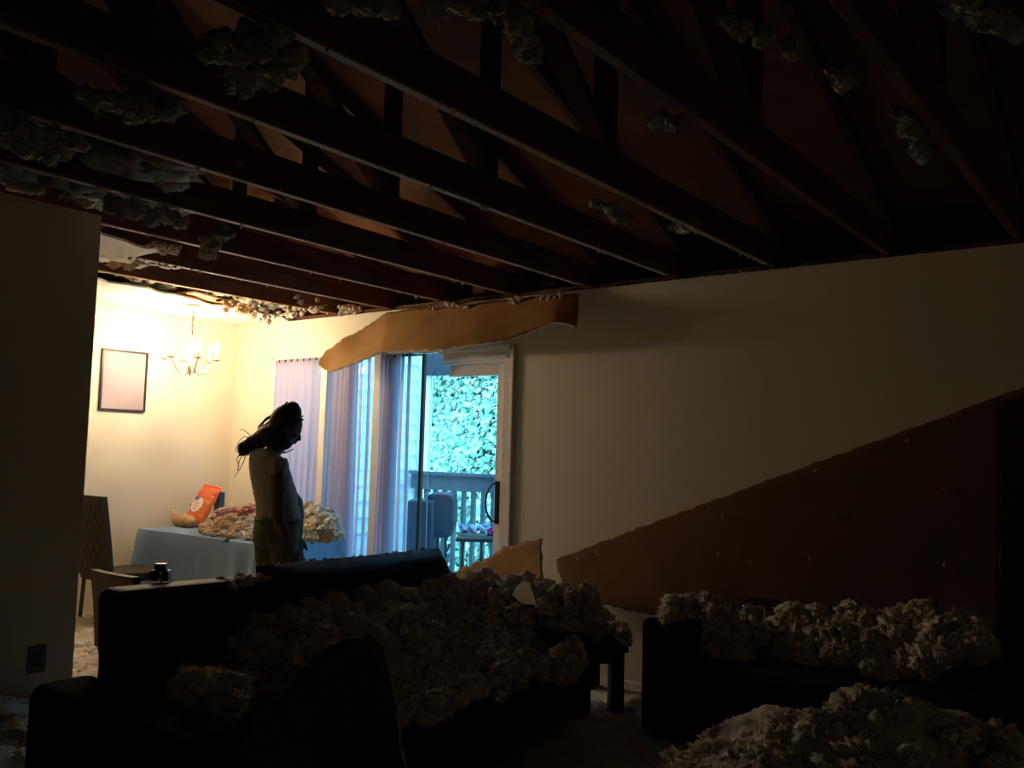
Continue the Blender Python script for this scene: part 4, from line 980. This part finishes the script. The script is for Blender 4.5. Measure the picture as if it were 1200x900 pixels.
# ================================================================ INSULATION HANGING FROM THE TRUSSES
def clump(label, spots, z=2.39, r_=(.03, .055), n=18, m=None, drop=.06, lv=3, flat=.8):
    bl = []
    for x0, y0, x1, y1 in spots:
        for k in range(n):
            t = random.random(); p = at_z(x0+(x1-x0)*t+random.uniform(-6, 6), y0+(y1-y0)*t+random.uniform(-5, 5), z+random.uniform(-drop, drop*.6)); rr = random.uniform(*r_)
            bl.append((p, (rr, rr, rr*flat*random.uniform(.7, 1.5)), lv))
    fluff('insulation_clump', bl, m or M['fluffg'], label, 'insulation', 'insulation clumps hanging from the roof trusses', 'stuff' if any(w_ in label for w_ in ('row', 'fringe', 'thin', 'wad', 'streak')) else None)
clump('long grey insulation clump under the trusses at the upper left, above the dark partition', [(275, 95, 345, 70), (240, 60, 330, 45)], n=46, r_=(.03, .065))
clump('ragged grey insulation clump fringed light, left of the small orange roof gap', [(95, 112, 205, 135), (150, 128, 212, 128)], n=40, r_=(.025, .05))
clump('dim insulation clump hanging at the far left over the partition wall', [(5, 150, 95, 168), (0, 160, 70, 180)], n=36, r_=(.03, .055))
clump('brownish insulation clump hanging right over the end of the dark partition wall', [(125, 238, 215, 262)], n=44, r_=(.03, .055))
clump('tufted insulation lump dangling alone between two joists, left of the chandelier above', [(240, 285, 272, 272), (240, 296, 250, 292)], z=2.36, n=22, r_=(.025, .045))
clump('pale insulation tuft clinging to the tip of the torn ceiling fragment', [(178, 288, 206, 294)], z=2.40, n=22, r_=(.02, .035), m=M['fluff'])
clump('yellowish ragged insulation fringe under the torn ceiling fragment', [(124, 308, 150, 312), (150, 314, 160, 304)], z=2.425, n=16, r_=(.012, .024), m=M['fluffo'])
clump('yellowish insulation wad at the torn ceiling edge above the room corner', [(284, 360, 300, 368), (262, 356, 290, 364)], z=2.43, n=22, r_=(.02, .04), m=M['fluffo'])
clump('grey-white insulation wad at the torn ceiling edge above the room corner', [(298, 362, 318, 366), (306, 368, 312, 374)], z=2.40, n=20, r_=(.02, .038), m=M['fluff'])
clump('thin row of insulation tufts on the wall top left of the tan strip', [(328, 366, 372, 366), (395, 364, 420, 363)], z=2.45, n=22, r_=(.02, .04), drop=.02, m=M['fluff'])
clump('small dark insulation clump by the brown edge of the black gap over the blinds', [(345, 352, 385, 356)], z=2.5, n=12, r_=(.02, .03))
for i, (a, lab) in enumerate((((497, 362, 545, 357), 'insulation tuft row caught on the upper edge of the tan strip, left of middle'), ((520, 356, 548, 360), 'small insulation tuft sitting on the middle of the tan strip edge'), ((596, 354, 612, 352), 'white insulation tuft drooping over the right half of the tan strip'), ((600, 366, 606, 350), 'white insulation tuft hanging down the face of the tan strip'), ((627, 350, 660, 346), 'thin insulation wisps on the right end of the tan strip'))):
    bl = [(on_w(a[0]+(a[2]-a[0])*t+random.uniform(-2, 2), a[1]+(a[3]-a[1])*t+random.uniform(-3, 2), .09), (q, q, q), 3) for t, q in ((random.random(), random.uniform(.012, .028)) for _ in range(12))]
    fluff('insulation_clump', bl, M['fluff'], lab, 'insulation', 'insulation clumps hanging from the roof trusses', 'stuff')
for a, lab in (((700, 238, 728, 256), 'insulation tuft hanging alone from the truss above the middle of the front wall'), ((604, 28, 622, 60), 'small insulation tuft hanging high at the top middle of the view'), ((975, 82, 995, 98), 'small insulation tuft on a dark truss at the upper right'), ((1060, 130, 1085, 195), 'long dim insulation drape on the dark truss at the right'), ((1120, 0, 1195, 40), 'dim insulation mass at the top right corner of the view'), ((390, 4, 470, 10), 'dim insulation edge along the very top, left of middle'), ((500, 8, 600, 14), 'dim insulation edge along the very top, right of middle'), ((765, 140, 800, 144), 'small flat insulation tuft beneath a truss at the upper middle right'), ((850, 20, 930, 60), 'faint insulation streak on a truss at the upper right'), ((790, 262, 830, 266), 'thin tufts on the truss over the right part of the front wall')):
    clump(lab, [a], z=2.41 if a[0] < 750 else 2.53, n=20, r_=(.02, .045) if a[0] < 1000 else (.03, .06))
bl = []
for k in range(110):
    x = random.choice([random.uniform(690, 960), random.uniform(690, 1080)]); y = 344-.108*(x-680)-2
    rr = random.uniform(.006, .022); bl.append((on_w(x, y+random.uniform(-2, 2), -.03), (rr, rr, rr), 3))
tag(fluff('wall_top_insulation', bl, M['fluff']), 'thin fringe of insulation crumbs along the top of the front wall', 'insulation', kind='stuff')
bl = []
for k in range(90):    # crumbs stuck under the chords
    i = random.randint(1, 7); d = -random.uniform(.1, 3.6); q = random.uniform(.005, .013); bl.append((W(sT[i]+random.uniform(-.02, .02), d, WH+.008), (q, q, q*1.3), 3))
tag(fluff('truss_crumbs', bl, M['fluff']), 'insulation crumbs stuck to the undersides of the bare trusses', 'insulation', kind='stuff')
# insulation still lying between the trusses
for g in range(0, 12):
    bl = []; s0, s1 = sT[g]+.03, sT[g+1]-.03
    start = {0: .2, 1: 1.7, 2: 2.4, 3: 2.3, 4: 2.6, 5: 4.2, 6: 4.4, 7: 4.4, 8: 4.0, 9: 3.0}.get(g, 1.2)
    d = start
    while d < 9.4:
        hole = pn(np.array([[g*3.3, d*.9, 1.5]]))[0] > .26
        if not hole or g == 0:
            for k in range(3):
                rr = random.uniform(.13, .20); bl.append((W(random.uniform(s0+.08, s1-.08), -d+random.uniform(-.05, .05), WH+.10+random.uniform(-.03, .05)), (rr, rr, .09), 3))
        d += .13
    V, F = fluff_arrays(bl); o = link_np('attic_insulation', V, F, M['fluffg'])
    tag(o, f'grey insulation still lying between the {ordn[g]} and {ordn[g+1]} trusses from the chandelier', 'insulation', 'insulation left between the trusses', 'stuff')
